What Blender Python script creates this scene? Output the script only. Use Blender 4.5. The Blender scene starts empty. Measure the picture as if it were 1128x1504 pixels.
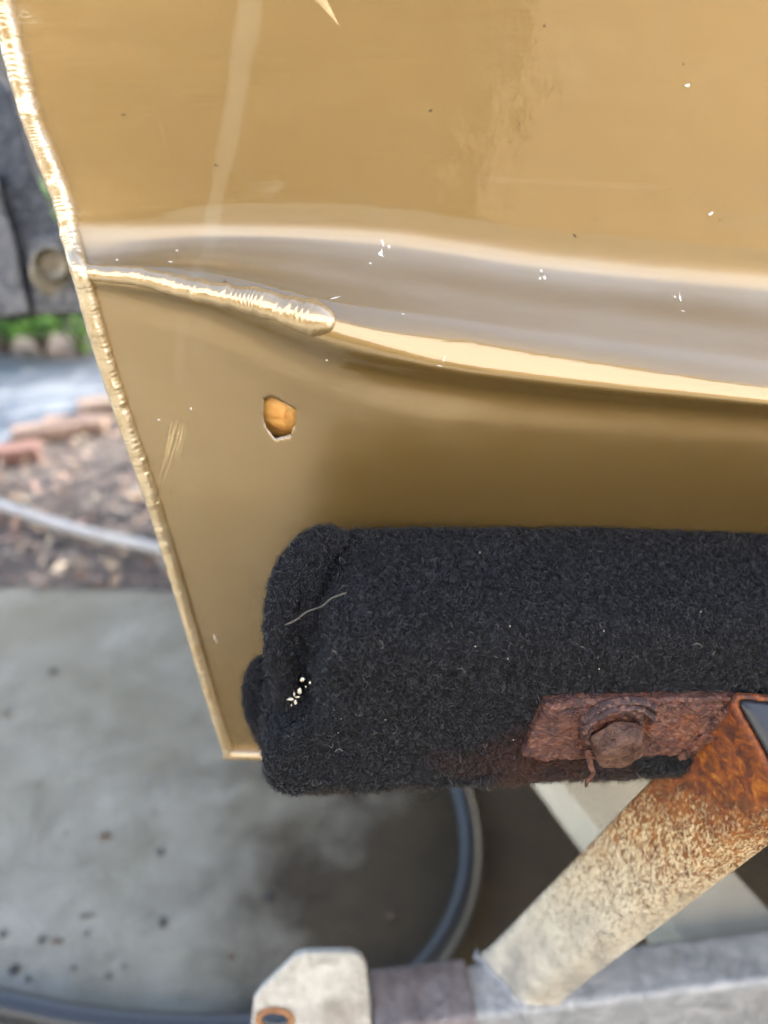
import bpy, bmesh, math, random
import numpy as np
from mathutils import Vector, Matrix, noise
from mathutils.bvhtree import BVHTree
PI = math.pi
random.seed(7); rng = np.random.default_rng(7)
sc = bpy.context.scene

# ------------------------------------------------------------------ camera, sky, sun, exposure
H = 0.90                       # lens height above the concrete
PITCH = math.radians(28)
F = 1086.0                     # focal length in photograph pixels (1128 x 1504)
cam_d = bpy.data.cameras.new('camera')
cam = bpy.data.objects.new('camera', cam_d)
sc.collection.objects.link(cam)
sc.camera = cam
cam.location = (0, 0, H)
cam.rotation_euler = (PI/2 - PITCH, 0, 0)
cam_d.sensor_fit = 'VERTICAL'; cam_d.sensor_height = 36.0; cam_d.sensor_width = 27.0
cam_d.lens = 36.0*F/1504.0
cam_d.clip_start = 0.01; cam_d.clip_end = 400
cam_d.dof.use_dof = True
cam_d.dof.focus_distance = 0.345
cam_d.dof.aperture_fstop = 3.9
SUN_EL, SUN_AZ = math.radians(42), math.atan2(0.72, 0.69)     # azimuth measured from +Y towards +X
sun_dir = Vector((math.sin(SUN_AZ)*math.cos(SUN_EL), math.cos(SUN_AZ)*math.cos(SUN_EL), math.sin(SUN_EL)))
w = bpy.data.worlds.new('World'); sc.world = w; w.use_nodes = True
nt = w.node_tree; nt.nodes.clear()
sky = nt.nodes.new('ShaderNodeTexSky'); sky.sky_type = 'NISHITA'; sky.sun_disc = False
sky.sun_elevation = SUN_EL; sky.sun_rotation = SUN_AZ
sky.air_density = 1.1; sky.dust_density = 2.5; sky.ozone_density = 1.0
bg = nt.nodes.new('ShaderNodeBackground'); bg.inputs[1].default_value = 0.15
wo = nt.nodes.new('ShaderNodeOutputWorld')
nt.links.new(sky.outputs[0], bg.inputs[0]); nt.links.new(bg.outputs[0], wo.inputs[0])
sl = bpy.data.lights.new('sun', 'SUN'); sl.energy = 2.5; sl.angle = math.radians(0.53); sl.color = (1.0, 0.95, 0.87)
so = bpy.data.objects.new('sun', sl); sc.collection.objects.link(so)
so.rotation_euler = sun_dir.to_track_quat('Z', 'Y').to_euler(); so.location = (3, 3, 6)
sc.view_settings.view_transform = 'Standard'; sc.view_settings.look = 'None'
sc.view_settings.exposure = 2.15; sc.view_settings.gamma = 1.0
sc.view_settings.use_curve_mapping = False
sc.render.engine = 'CYCLES'
sc.cycles.use_denoising = True
sc.cycles.denoising_input_passes = 'RGB'      # keeps the pile and rust grain, no edges where gloss changes
sc.cycles.max_bounces = 8

# ------------------------------------------------------------------ helpers: places
CP, SP = math.cos(PITCH), math.sin(PITCH)
def ray(px, py):
    a = (px-564)/F; b = (752-py)/F
    return Vector((a, CP+b*SP, -SP+b*CP))
CAM = Vector((0, 0, H))
def PD(px, py, d): return CAM + ray(px, py)*d
def PY(px, py, y):
    r = ray(px, py); return CAM + r*(y/r.y)
def PZ(px, py, z):
    r = ray(px, py); return CAM + r*((z-H)/r.z)
def nz(x, y=0, z=0, s=1.0): return noise.noise(Vector((x, y, z))*s)

# ------------------------------------------------------------------ helpers: objects
def link(o, parent=None):
    sc.collection.objects.link(o)
    if parent is not None: o.parent = parent
    return o
def tag(o, label=None, cat=None, group=None, kind=None):
    if label: o['label'] = label
    if cat: o['category'] = cat
    if group: o['group'] = group
    if kind: o['kind'] = kind
    return o
def mesh_obj(name, verts, faces, mat, parent=None, smooth=True, base=None):
    me = bpy.data.meshes.new(name)
    if base is not None:
        verts = [Vector(v)-Vector(base) for v in verts]
    me.from_pydata([tuple(v) for v in verts], [], faces)
    me.update()
    if smooth:
        me.polygons.foreach_set('use_smooth', [True]*len(me.polygons))
    if mat: me.materials.append(mat)
    o = bpy.data.objects.new(name, me)
    if base is not None: o.location = base
    return link(o, parent)
def bm_obj(name, bm, mat, parent=None, smooth=False):
    me = bpy.data.meshes.new(name); bm.to_mesh(me); bm.free()
    if smooth: me.polygons.foreach_set('use_smooth', [True]*len(me.polygons))
    if mat: me.materials.append(mat)
    return link(bpy.data.objects.new(name, me), parent)
def empty(name, loc=(0, 0, 0)):
    o = bpy.data.objects.new(name, None); o.location = loc; o.empty_display_size = 0.05
    return link(o)
def adopt(child, parent):
    """parent while keeping the world place (parents are unrotated empties or meshes at their own base)"""
    child.parent = parent
    child.matrix_parent_inverse = Matrix.Translation(-world_loc(parent))
    return child
def world_loc(o):
    v = Vector(o.location)
    p = o.parent
    if p is not None:
        v = o.matrix_parent_inverse @ v + world_loc(p)
    return v
def crom(pts, n):
    """Catmull-Rom through points -> n samples, evenly in arc length"""
    P = np.array([list(p) for p in pts], float)
    P = np.vstack([2*P[0]-P[1], P, 2*P[-1]-P[-2]])
    out = []
    for i in range(1, len(P)-2):
        p0, p1, p2, p3 = P[i-1:i+3]
        for t in np.linspace(0, 1, 40, endpoint=False):
            out.append(0.5*((2*p1)+(-p0+p2)*t+(2*p0-5*p1+4*p2-p3)*t*t+(-p0+3*p1-3*p2+p3)*t**3))
    out.append(P[-2]); out = np.array(out)
    s = np.concatenate([[0], np.cumsum(np.linalg.norm(np.diff(out, axis=0), axis=1))])
    q = np.linspace(0, s[-1], n)
    return [Vector([np.interp(t, s, out[:, k]) for k in range(out.shape[1])]) for t in q]
def sweep(path, rad, nseg=16, up=Vector((0, 0, 1)), cap=True, closed=False):
    """tube along path; rad(i, t, theta) -> (r_side, r_up) or r"""
    verts, faces = [], []
    n = len(path)
    for i, p in enumerate(path):
        t = (path[min(i+1, n-1)]-path[max(i-1, 0)]).normalized()
        a = t.cross(up).normalized(); b = a.cross(t).normalized()
        for k in range(nseg):
            th = 2*PI*k/nseg
            r = rad(i, i/(n-1), th)
            if not isinstance(r, tuple): r = (r, r)
            verts.append(p + a*(math.cos(th)*r[0]) + b*(math.sin(th)*r[1]))
    for i in range(n-1):
        for k in range(nseg):
            k2 = (k+1) % nseg
            faces.append((i*nseg+k, (i+1)*nseg+k, (i+1)*nseg+k2, i*nseg+k2))
    if cap:
        faces.append(tuple(range(nseg))); faces.append(tuple(reversed(range((n-1)*nseg, n*nseg))))
    return verts, faces
def prism(outline, ext):
    """polygon outline (world) extruded by vector ext"""
    n = len(outline)
    v = [Vector(p) for p in outline] + [Vector(p)+Vector(ext) for p in outline]
    f = [tuple(range(n)), tuple(reversed(range(n, 2*n)))]
    f += [(i, i+n, (i+1) % n+n, (i+1) % n) for i in range(n)]
    return v, f
def add_bevel(o, width=0.002, seg=3):
    m = o.modifiers.new('bevel', 'BEVEL'); m.width = width; m.segments = seg; m.limit_method = 'ANGLE'; m.angle_limit = math.radians(35)
    return o
def box_vf(lo, hi):
    x0, y0, z0 = lo; x1, y1, z1 = hi
    v = [(x0,y0,z0),(x1,y0,z0),(x1,y1,z0),(x0,y1,z0),(x0,y0,z1),(x1,y0,z1),(x1,y1,z1),(x0,y1,z1)]
    f = [(0,3,2,1),(4,5,6,7),(0,1,5,4),(1,2,6,5),(2,3,7,6),(3,0,4,7)]
    return v, f

# ------------------------------------------------------------------ helpers: materials
class NT:
    def __init__(s, name):
        s.m = bpy.data.materials.new(name); s.m.use_nodes = True
        s.t = s.m.node_tree; s.t.nodes.clear()
        s.out = s.t.nodes.new('ShaderNodeOutputMaterial')
        s.b = s.t.nodes.new('ShaderNodeBsdfPrincipled')
        s.t.links.new(s.b.outputs[0], s.out.inputs[0])
        s.coord = s.t.nodes.new('ShaderNodeTexCoord').outputs['Object']
    def set(s, **k):
        for n, v in k.items():
            s.put(s.b.inputs[n.replace('_', ' ')], v)
        return s
    def put(s, sock, v):
        if isinstance(v, bpy.types.NodeSocket): s.t.links.new(v, sock)
        elif sock.type == 'RGBA' and len(v) == 3: sock.default_value = (*v, 1)
        else: sock.default_value = v
    def mapping(s, scale=(1, 1, 1), rot=(0, 0, 0), loc=(0, 0, 0), src=None):
        n = s.t.nodes.new('ShaderNodeMapping'); s.put(n.inputs[0], src or s.coord)
        n.inputs['Scale'].default_value = scale; n.inputs['Rotation'].default_value = rot; n.inputs['Location'].default_value = loc
        return n.outputs[0]
    def noise(s, scale, detail=4, rough=0.55, vec=None, dist=0.0, color=False):
        n = s.t.nodes.new('ShaderNodeTexNoise'); s.put(n.inputs['Vector'], vec or s.coord)
        n.inputs['Scale'].default_value = scale; n.inputs['Detail'].default_value = detail
        n.inputs['Roughness'].default_value = rough; n.inputs['Distortion'].default_value = dist
        return n.outputs['Color' if color else 'Fac']
    def voronoi(s, scale, vec=None, feature='F1', out='Distance', rand=1.0):
        n = s.t.nodes.new('ShaderNodeTexVoronoi'); n.feature = feature; s.put(n.inputs['Vector'], vec or s.coord)
        n.inputs['Scale'].default_value = scale; n.inputs['Randomness'].default_value = rand
        return n.outputs[out]
    def ramp(s, fac, stops, interp='LINEAR'):
        n = s.t.nodes.new('ShaderNodeValToRGB'); n.color_ramp.interpolation = interp; s.put(n.inputs[0], fac)
        e = n.color_ramp.elements
        while len(e) < len(stops): e.new(0.5)
        for x, (p, c) in zip(e, stops):
            x.position = p
            x.color = (c, c, c, 1) if not hasattr(c, '__len__') else (*c[:3], 1)
        return n.outputs[0]
    def mix(s, fac, a, b, blend='MIX'):
        n = s.t.nodes.new('ShaderNodeMix'); n.data_type = 'RGBA'; n.blend_type = blend
        s.put(n.inputs[0], fac); s.put(n.inputs[6], a); s.put(n.inputs[7], b)
        return n.outputs[2]
    def math(s, op, a, b=0.0, clamp=False):
        n = s.t.nodes.new('ShaderNodeMath'); n.operation = op; n.use_clamp = clamp
        s.put(n.inputs[0], a); s.put(n.inputs[1], b)
        return n.outputs[0]
    def sep(s, vec=None):
        n = s.t.nodes.new('ShaderNodeSeparateXYZ'); s.put(n.inputs[0], vec or s.coord); return n.outputs
    def attr(s, name):
        n = s.t.nodes.new('ShaderNodeAttribute'); n.attribute_name = name; return n.outputs['Fac']
    def bump(s, height, strength=0.3, dist=0.001, normal=None, coat=False):
        n = s.t.nodes.new('ShaderNodeBump'); n.inputs['Strength'].default_value = strength
        n.inputs['Distance'].default_value = dist; s.put(n.inputs['Height'], height)
        if normal is not None: s.put(n.inputs['Normal'], normal)
        s.put(s.b.inputs['Normal'], n.outputs[0])
        if coat: s.put(s.b.inputs['Coat Normal'], n.outputs[0])
        return n.outputs[0]

def mat_paint():
    n = NT('gold_boat_paint')
    st = n.mapping((3, 40, 110))
    grain = n.noise(9, 5, 0.6, st)
    cloud = n.noise(6, 2, 0.5, n.mapping((1, 1, .8)))
    film = n.noise(38, 4, 0.6, n.mapping((1.3, 1, .7)), dist=0.8)
    col = n.ramp(cloud, [(0.3, (0.280, 0.176, 0.053)), (0.7, (0.302, 0.194, 0.063))])
    col = n.mix(n.ramp(grain, [(0.35, 0.0), (0.75, 0.25)]), col, (0.33, 0.23, 0.09))
    col = n.mix(n.ramp(film, [(0.48, 0.0), (0.68, 0.12)]), col, (0.33, 0.25, 0.13))
    col = n.mix(n.math('MULTIPLY', n.attr('streak'), 0.42), col, (0.42, 0.35, 0.22))
    sky_sheen = n.attr('sky_sheen'); matte = n.attr('matte')
    # pale sky reflection painted into the colour of the up-facing step, patchy
    sheen_mix = n.math('MULTIPLY', sky_sheen, n.ramp(n.noise(26, 5, 0.6, n.mapping((.6, 1, 1))), [(0.3, 0.20), (0.7, 0.42)]))
    col = n.mix(sheen_mix, col, (0.35, 0.34, 0.315))
    cr = n.math('ADD', n.math('MULTIPLY', n.attr('streak'), 0.04), n.ramp(film, [(0.4, 0.065), (0.65, 0.085)]))
    cr = n.math('ADD', cr, n.math('ADD', n.math('MULTIPLY', sky_sheen, 0.36), n.math('MULTIPLY', matte, 0.20)))
    n.set(Base_Color=col, Metallic=n.math('SUBTRACT', 0.62, n.math('MULTIPLY', sheen_mix, 0.5)),
          Roughness=n.math('ADD', n.ramp(grain, [(0.3, 0.36), (0.8, 0.42)]), n.math('MULTIPLY', sky_sheen, 0.16)), IOR=1.5,
          Coat_Weight=1.0, Coat_IOR=1.98, Coat_Roughness=cr)
    h = n.math('ADD', n.math('MULTIPLY', n.noise(230, 2, 0.5), 0.7), n.math('MULTIPLY', grain, 0.22))
    n.bump(h, 0.10, 0.0008, coat=True)
    return n.m
def mat_weld_paint(name='gold_weld_paint', c1=(0.40, 0.27, 0.105), c2=(0.48, 0.34, 0.16)):
    n = NT(name)
    n.set(Base_Color=n.ramp(n.noise(90, 3), [(0.3, c1), (0.7, c2)]), Metallic=0.5, Roughness=0.30,
          Coat_Weight=1.0, Coat_IOR=2.3, Coat_Roughness=0.04)
    n.bump(n.noise(420, 2), 0.10, 0.0008, coat=True)
    return n.m
def mat_plain(name, col, rough=0.6, metal=0.0, var=0.25, scale=20, bump=0.2, bd=0.002, **kw):
    n = NT(name)
    c2 = tuple(min(1, c*(1+var)) for c in col); c1 = tuple(c*(1-var) for c in col)
    n.set(Base_Color=n.ramp(n.noise(scale, 5, 0.6), [(0.3, c1), (0.7, c2)]), Roughness=rough, Metallic=metal)
    for k, v in kw.items(): n.set(**{k: v})
    if bump: n.bump(n.noise(scale*4, 4, 0.6), bump, bd)
    return n.m
def mat_rust(name, kind='plate'):
    n = NT(name)
    a = n.noise(120, 6, 0.68, dist=0.5); b = n.noise(620, 4, 0.7); big = n.noise(38, 4, 0.6, dist=.6)
    if kind == 'plate': st = [(0.28, (0.030, 0.013, 0.014)), (0.42, (0.085, 0.030, 0.024)), (0.55, (0.135, 0.044, 0.026)), (0.68, (0.20, 0.068, 0.038)), (0.82, (0.15, 0.095, 0.09))]
    elif kind == 'scale': st = [(0.3, (0.018, 0.010, 0.012)), (0.55, (0.060, 0.028, 0.028)), (0.75, (0.13, 0.065, 0.055))]
    else: st = [(0.3, (0.06, 0.030, 0.022)), (0.48, (0.15, 0.078, 0.052)), (0.65, (0.22, 0.125, 0.085)), (0.8, (0.20, 0.16, 0.15))]
    col = n.ramp(a, st)
    if kind == 'plate':
        col = n.mix(n.ramp(big, [(0.55, 0.0), (0.70, 0.75)]), col, n.ramp(b, [(0.3, (0.20, 0.045, 0.012)), (0.7, (0.42, 0.13, 0.03))]))
    fl = n.voronoi(460, n.mapping((1, 1, 1.6)), out='Color')
    fs_ = n.sep(fl)
    col = n.mix(n.ramp(fs_[0], [(0.55, 0.0), (0.6, 0.55)], 'LINEAR'), col, (0.055, 0.024, 0.022))
    col = n.mix(n.ramp(fs_[1], [(0.70, 0.0), (0.74, 0.55)]), col, (0.25, 0.115, 0.075))
    col = n.mix(n.ramp(b, [(0.55, 0.0), (0.75, 0.35)]), col, (0.25, 0.105, 0.062))
    crack = n.voronoi(70, n.mapping((.55, 1, 1.2), src=n.noise(30, 3, color=True)), 'DISTANCE_TO_EDGE')
    ck = n.math('MULTIPLY', n.ramp(crack, [(0.0, 1.0), (0.02, 0.0)]), n.ramp(n.noise(55, 3), [(0.48, 0), (0.56, 1)]))
    col = n.mix(n.math('MULTIPLY', ck, 0.85), col, (0.012, 0.006, 0.006))
    n.set(Base_Color=col, Roughness=n.ramp(b, [(0.3, 0.34), (0.7, 0.70)]) if kind != 'bolt' else n.ramp(a, [(0.3, 0.2), (0.7, 0.5)]), Metallic=0.1 if kind != 'bolt' else 0.35, Specular_IOR_Level=0.7)
    h = n.math('SUBTRACT', n.math('ADD', n.math('MULTIPLY', a, 0.9), n.math('MULTIPLY', b, 0.45)), n.math('MULTIPLY', ck, 0.8))
    n.bump(h, 1.0, 0.0022)
    return n.m
def mat_galv(name, tint=(0.42, 0.42, 0.41), blotch=(0.30, 0.31, 0.32), warm=0.0):
    n = NT(name)
    a = n.noise(55, 6, 0.68, dist=0.8); b = n.ramp(n.voronoi(110), [(0.1, 0.35), (0.6, 0.65)])
    col = n.ramp(a, [(0.32, blotch), (0.62, tint)])
    col = n.mix(0.14, col, b, 'OVERLAY')
    fine = n.noise(420, 3, 0.7)
    col = n.mix(n.ramp(fine, [(0.5, 0.0), (0.72, 0.45)]), col, tuple(c*0.55 for c in blotch))
    col = n.mix(n.ramp(n.noise(14, 4), [(0.58, 0.0), (0.72, 0.5)]), col, (0.17, 0.12, 0.09))
    n.set(Base_Color=col, Roughness=0.62, Metallic=0.25)
    n.bump(n.math('ADD', n.math('MULTIPLY', fine, 0.5), a), 0.35, 0.0012)
    return n.m
def mat_post(top, bot, across):
    """galvanised post whose zinc has pitted and rusted, worst at its welded top"""
    n = NT('pitted_galvanised_steel')
    d = (bot-top); L = d.length; d.normalize()
    dp = n.t.nodes.new('ShaderNodeVectorMath'); dp.operation = 'DOT_PRODUCT'
    sub = n.t.nodes.new('ShaderNodeVectorMath'); sub.operation = 'SUBTRACT'
    n.put(sub.inputs[0], n.coord); sub.inputs[1].default_value = top
    n.t.links.new(sub.outputs[0], dp.inputs[0]); dp.inputs[1].default_value = d
    along = n.math('DIVIDE', dp.outputs['Value'], L)
    # rust reaches further down on the rear (hull side) half than towards the front corner
    yy = n.sep()[1]
    ev_ = n.t.nodes.new('ShaderNodeVectorMath'); ev_.operation = 'DOT_PRODUCT'
    n.t.links.new(sub.outputs[0], ev_.inputs[0]); ev_.inputs[1].default_value = across
    front = n.math('MULTIPLY', ev_.outputs['Value'], 1.0/0.066)
    wob = n.math('ADD', along, n.math('MULTIPLY', n.math('SUBTRACT', n.noise(45, 5, 0.65), 0.5), 0.22))
    wob = n.math('ADD', wob, n.math('MULTIPLY', n.math('SUBTRACT', front, 0.45), 0.16))
    zinc = n.ramp(n.noise(55, 5, 0.6, dist=0.5), [(0.34, (0.46, 0.43, 0.37)), (0.6, (0.74, 0.69, 0.57))])
    zinc = n.mix(n.ramp(n.noise(24, 5, 0.65, dist=.6), [(0.46, 0.0), (0.64, 0.75)]), zinc, (0.30, 0.29, 0.27))
    zinc = n.mix(n.ramp(n.noise(600, 3, 0.7), [(0.5, 0.0), (0.7, 0.5)]), zinc, (0.27, 0.25, 0.22))
    rough_rot = n.mapping((1.0, 1.0, 0.42), rot=(0.5, 0.35, 0))
    pit = n.noise(760, 3, 0.62, rough_rot, dist=0.2)
    pit2 = n.noise(280, 3, 0.6, rough_rot)
    # density of pits falls with distance from the top
    dens = n.ramp(wob, [(0.0, 0.50), (0.10, 0.30), (0.22, 0.215), (0.42, 0.155), (0.62, 0.12), (0.85, 0.06), (1.0, 0.02)])
    thr = n.math('ADD', n.math('MULTIPLY', pit, 0.7), n.math('MULTIPLY', pit2, 0.3))
    mask = n.math('MULTIPLY', n.math('SUBTRACT', n.math('ADD', thr, dens), 0.62), 7.0, True)
    yel = n.ramp(wob, [(0.05, (0.60, 0.28, 0.07)), (0.25, (0.76, 0.56, 0.27)), (0.5, (0.80, 0.68, 0.45)), (0.8, (0.76, 0.70, 0.58))])
    zinc = n.mix(n.ramp(wob, [(0.0, 0.9), (0.3, 0.75), (0.62, 0.35), (0.8, 0.0)]), zinc, yel)
    rustc = n.ramp(n.noise(120, 5, 0.65), [(0.3, (0.10, 0.035, 0.018)), (0.5, (0.24, 0.085, 0.025)), (0.7, (0.42, 0.17, 0.04))])
    grey_pit = n.mix(n.ramp(wob, [(0.30, 0.0), (0.62, 1.0)]), rustc, (0.20, 0.18, 0.15))
    col = n.mix(mask, zinc, grey_pit)
    deep = n.ramp(wob, [(0.04, 1.0), (0.13, 0.8), (0.24, 0.0)])
    deepc = n.ramp(n.noise(130, 6, 0.7, dist=0.6), [(0.32, (0.024, 0.009, 0.008)), (0.45, (0.095, 0.022, 0.010)), (0.55, (0.24, 0.056, 0.010)), (0.66, (0.44, 0.14, 0.014)), (0.80, (0.46, 0.28, 0.07))])
    col = n.mix(n.math('MULTIPLY', deep, 0.86), col, deepc)
    n.set(Base_Color=col, Roughness=0.6, Metallic=0.12)
    hgt = n.math('SUBTRACT', n.math('MULTIPLY', n.noise(240, 4, 0.6, rough_rot), 0.7), n.math('MULTIPLY', mask, 0.55))
    n.bump(hgt, 0.55, 0.0014)
    return n.m
def mat_concrete():
    n = NT('weathered_concrete')
    a = n.noise(2.6, 6, 0.62, dist=.5); b = n.noise(11, 7, 0.7, dist=0.6); f = n.noise(160, 4, 0.7)
    col = n.ramp(b, [(0.25, (0.15, 0.135, 0.10)), (0.45, (0.25, 0.235, 0.19)), (0.6, (0.31, 0.295, 0.245)), (0.8, (0.40, 0.385, 0.33))])
    col = n.mix(n.ramp(a, [(0.40, 0.0), (0.60, 0.65)]), col, (0.19, 0.175, 0.115))
    col = n.mix(n.ramp(f, [(0.5, 0.0), (0.75, 0.4)]), col, (0.12, 0.11, 0.10))
    sp = n.voronoi(24); col = n.mix(n.math('MULTIPLY', n.ramp(sp, [(0.06, 1.0), (0.16, 0.0)]), n.ramp(n.noise(5, 2), [(0.5, 0), (0.6, 0.75)])), col, (0.05, 0.045, 0.04))
    # boat's shade, painted into the stained concrete as a ragged brown patch
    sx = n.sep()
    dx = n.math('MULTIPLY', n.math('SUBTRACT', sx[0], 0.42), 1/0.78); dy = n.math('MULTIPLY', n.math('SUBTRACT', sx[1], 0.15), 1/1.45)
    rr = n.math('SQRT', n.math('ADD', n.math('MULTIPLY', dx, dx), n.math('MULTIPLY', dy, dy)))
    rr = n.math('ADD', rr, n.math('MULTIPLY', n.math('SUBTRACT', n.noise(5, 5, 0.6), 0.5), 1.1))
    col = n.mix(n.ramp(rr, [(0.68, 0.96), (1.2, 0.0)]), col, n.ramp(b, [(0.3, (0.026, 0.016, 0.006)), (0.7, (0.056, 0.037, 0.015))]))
    n.set(Base_Color=col, Roughness=0.8)
    n.bump(n.math('ADD', f, n.math('MULTIPLY', b, 0.6)), 0.4, 0.004)
    return n.m
def mat_carpet():
    n = NT('charcoal_carpet_backing')
    col = n.ramp(n.noise(260, 4, 0.6), [(0.3, (0.006, 0.006, 0.007)), (0.7, (0.016, 0.016, 0.018))])
    n.set(Base_Color=col, Roughness=0.95, Specular_IOR_Level=0.15)
    n.bump(n.noise(500, 3), 0.6, 0.002)
    return n.m
def mat_fibre():
    n = NT('charcoal_carpet_fibre')
    hi = n.t.nodes.new('ShaderNodeHairInfo').outputs['Random']
    col = n.ramp(hi, [(0.0, (0.004, 0.0042, 0.005)), (0.5, (0.011, 0.0116, 0.0145)), (0.8, (0.038, 0.041, 0.051)), (0.98, (0.085, 0.090, 0.102)), (1.0, (0.20, 0.19, 0.17))])
    # rust washed into the pile below the plate, brown dust along the lower edge
    rust = n.attr('rust')
    col = n.mix(rust, col, (0.13, 0.045, 0.022))
    col = n.mix(n.attr('dust'), col, (0.11, 0.075, 0.045))
    n.set(Base_Color=col, Roughness=0.55, Specular_IOR_Level=0.35)
    return n.m

MAT = {}
MAT['paint'] = mat_paint(); MAT['weld'] = mat_weld_paint(); MAT['weld_pale'] = mat_weld_paint('highlight_weld_paint', (0.45, 0.31, 0.135), (0.66, 0.53, 0.33))  # corner weld's cream highlights put into a paler paint colour
MAT['alloy'] = mat_plain('bare_aluminium', (0.62, 0.60, 0.56), 0.4, 0.8, 0.15, 200, 0.3)
MAT['chip'] = mat_plain('chalky_paint_chip', (0.75, 0.73, 0.68), 0.7, 0.0, 0.1, 400, 0.3)
MAT['scratch'] = mat_plain('pale_scratched_paint', (0.62, 0.47, 0.25), 0.5, 0.1, 0.15, 300, 0.0)
MAT['speck'] = mat_plain('dark_dirt_speck', (0.11, 0.075, 0.045), 0.8, 0, 0.3, 300, 0.0)
MAT['rust'] = mat_rust('flaking_rust'); MAT['rust_light'] = mat_rust('flaking_rust_bolt', 'bolt'); MAT['scale'] = mat_rust('dark_rust_scale', 'scale')
MAT['galv'] = mat_galv('dull_galvanised_steel', (0.46, 0.465, 0.47), (0.235, 0.25, 0.265))
MAT['galv_warm'] = mat_galv('weathered_plate_zinc', (0.62, 0.595, 0.53), (0.34, 0.325, 0.285))
MAT['galv_cream'] = mat_plain('cream_chalky_zinc', (0.72, 0.66, 0.52), 0.7, 0.05, 0.12, 18, 0.2)
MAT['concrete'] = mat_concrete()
MAT['carpet'] = mat_carpet(); MAT['fibre'] = mat_fibre()
MAT['cap'] = mat_plain('black_plastic', (0.022, 0.024, 0.028), 0.33, 0, 0.2, 60, 0.08, 0.001)
MAT['cast'] = mat_galv('corroded_grey_casting', (0.20, 0.20, 0.20), (0.035, 0.038, 0.045))
MAT['cast_dark'] = mat_galv('dark_corroded_casting', (0.11, 0.115, 0.125), (0.020, 0.023, 0.030))
MAT['steel'] = mat_plain('dull_stainless', (0.24, 0.22, 0.18), 0.45, 0.6, 0.2, 60, 0.2)

# ------------------------------------------------------------------ the hull: rails read along the boat, then a smooth skin through them
def R(*a): return [PY(*p) for p in a]
rails = [
 [PY(-120, -460, .352)+Vector((-.05, -.012, .19)), PY(130, -460, .352)+Vector((-.01, -.012, .19)), PY(560, -460, .352)+Vector((0, -.012, .19)), PY(1128, -460, .345)+Vector((0, -.012, .19))],
 R((-45, -150, .3655), (250, -150, .366), (560, -150, .367), (1128, -150, .362)),
 R((38, 180, .3620), (300, 180, .3675), (560, 180, .3695), (800, 200, .3690), (1128, 230, .3655)),
 R((88, 318, .3592), (300, 300, .3676), (560, 300, .3697), (800, 332, .3694), (1128, 364, .3658)),
 R((93, 345, .3576), (300, 337, .3674), (560, 345, .3696), (800, 379, .3690), (1128, 411, .3655)),
 R((99, 364, .3556), (300, 348, .3662), (560, 359, .3683), (800, 393, .3677), (1128, 425, .3641)),
 R((102, 377, .3536), (300, 359, .3630), (560, 374, .3648), (800, 408, .3643), (1128, 441, .3606)),
 R((105, 388, .3512), (300, 380, .3520), (560, 414, .3480), (800, 452, .3450), (1128, 492, .3400)),
 R((107, 395, .3500), (300, 398, .3430), (500, 450, .3325), (660, 484, .3300), (800, 507, .3285), (1128, 551, .3225)),
 R((109, 401, .3495), (300, 420, .3385), (500, 472, .3275), (660, 512, .3255), (800, 533, .3242), (1128, 571, .3185)),
 R((111, 408, .3492), (300, 438, .3375), (500, 502, .3250), (660, 540, .3230), (800, 558, .3217), (1128, 591, .3160)),
 R((115, 421, .3500), (300, 456, .3420), (500, 538, .3326), (660, 566, .3313), (800, 584, .3299), (1128, 612, .3246)),
 R((124, 455, .3505), (300, 505, .3450), (500, 590, .3365), (800, 632, .3335), (1128, 655, .3285)),
 R((226, 765, .3570), (500, 765, .3492), (800, 770, .3495), (1128, 778, .3480)),
 R((318, 1070, .3720), (500, 1075, .3715), (1128, 1090, .3720)),
 R((330, 1106, .3765), (500, 1112, .3765), (1128, 1125, .3770)),
]
for r in rails:                                   # the boat goes on forward, then draws in towards the bow
    e = r[-1]
    r += [e+Vector((.30, -.008, -.030)), e+Vector((1.0, -.01, -.055)), e+Vector((2.0, .08, -.02)), e+Vector((3.2, .60, .06))]
def hermite(xs, ys, x):
    xs = np.array(xs); ys = np.array(ys)
    m = np.gradient(ys, xs) if len(xs) > 2 else np.full(len(xs), (ys[1]-ys[0])/(xs[1]-xs[0]))
    i = np.clip(np.searchsorted(xs, x)-1, 0, len(xs)-2)
    h = xs[i+1]-xs[i]; t = (x-xs[i])/h
    return (2*t**3-3*t**2+1)*ys[i]+(t**3-2*t**2+t)*h*m[i]+(-2*t**3+3*t**2)*ys[i+1]+(t**3-t**2)*h*m[i+1]
XV = 0.245
ncol_v = 300
us = np.linspace(0, 1, ncol_v)
cols = []
railpts = []
for r in rails:
    xs = [p.x for p in r]; ys = [p.y for p in r]; zs = [p.z for p in r]
    X = np.concatenate([xs[0]+(XV-xs[0])*us, np.linspace(XV, xs[-1], 42)[1:]])
    railpts.append(np.stack([X, hermite(xs, ys, X), hermite(xs, zs, X)], 1))
RP = np.array(railpts)                            # rails x columns x 3
rows = []
nsub = [6, 40, 40, 16, 12, 12, 14, 16, 16, 12, 12, 14, 26, 110, 14]
rail_row = []
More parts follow.
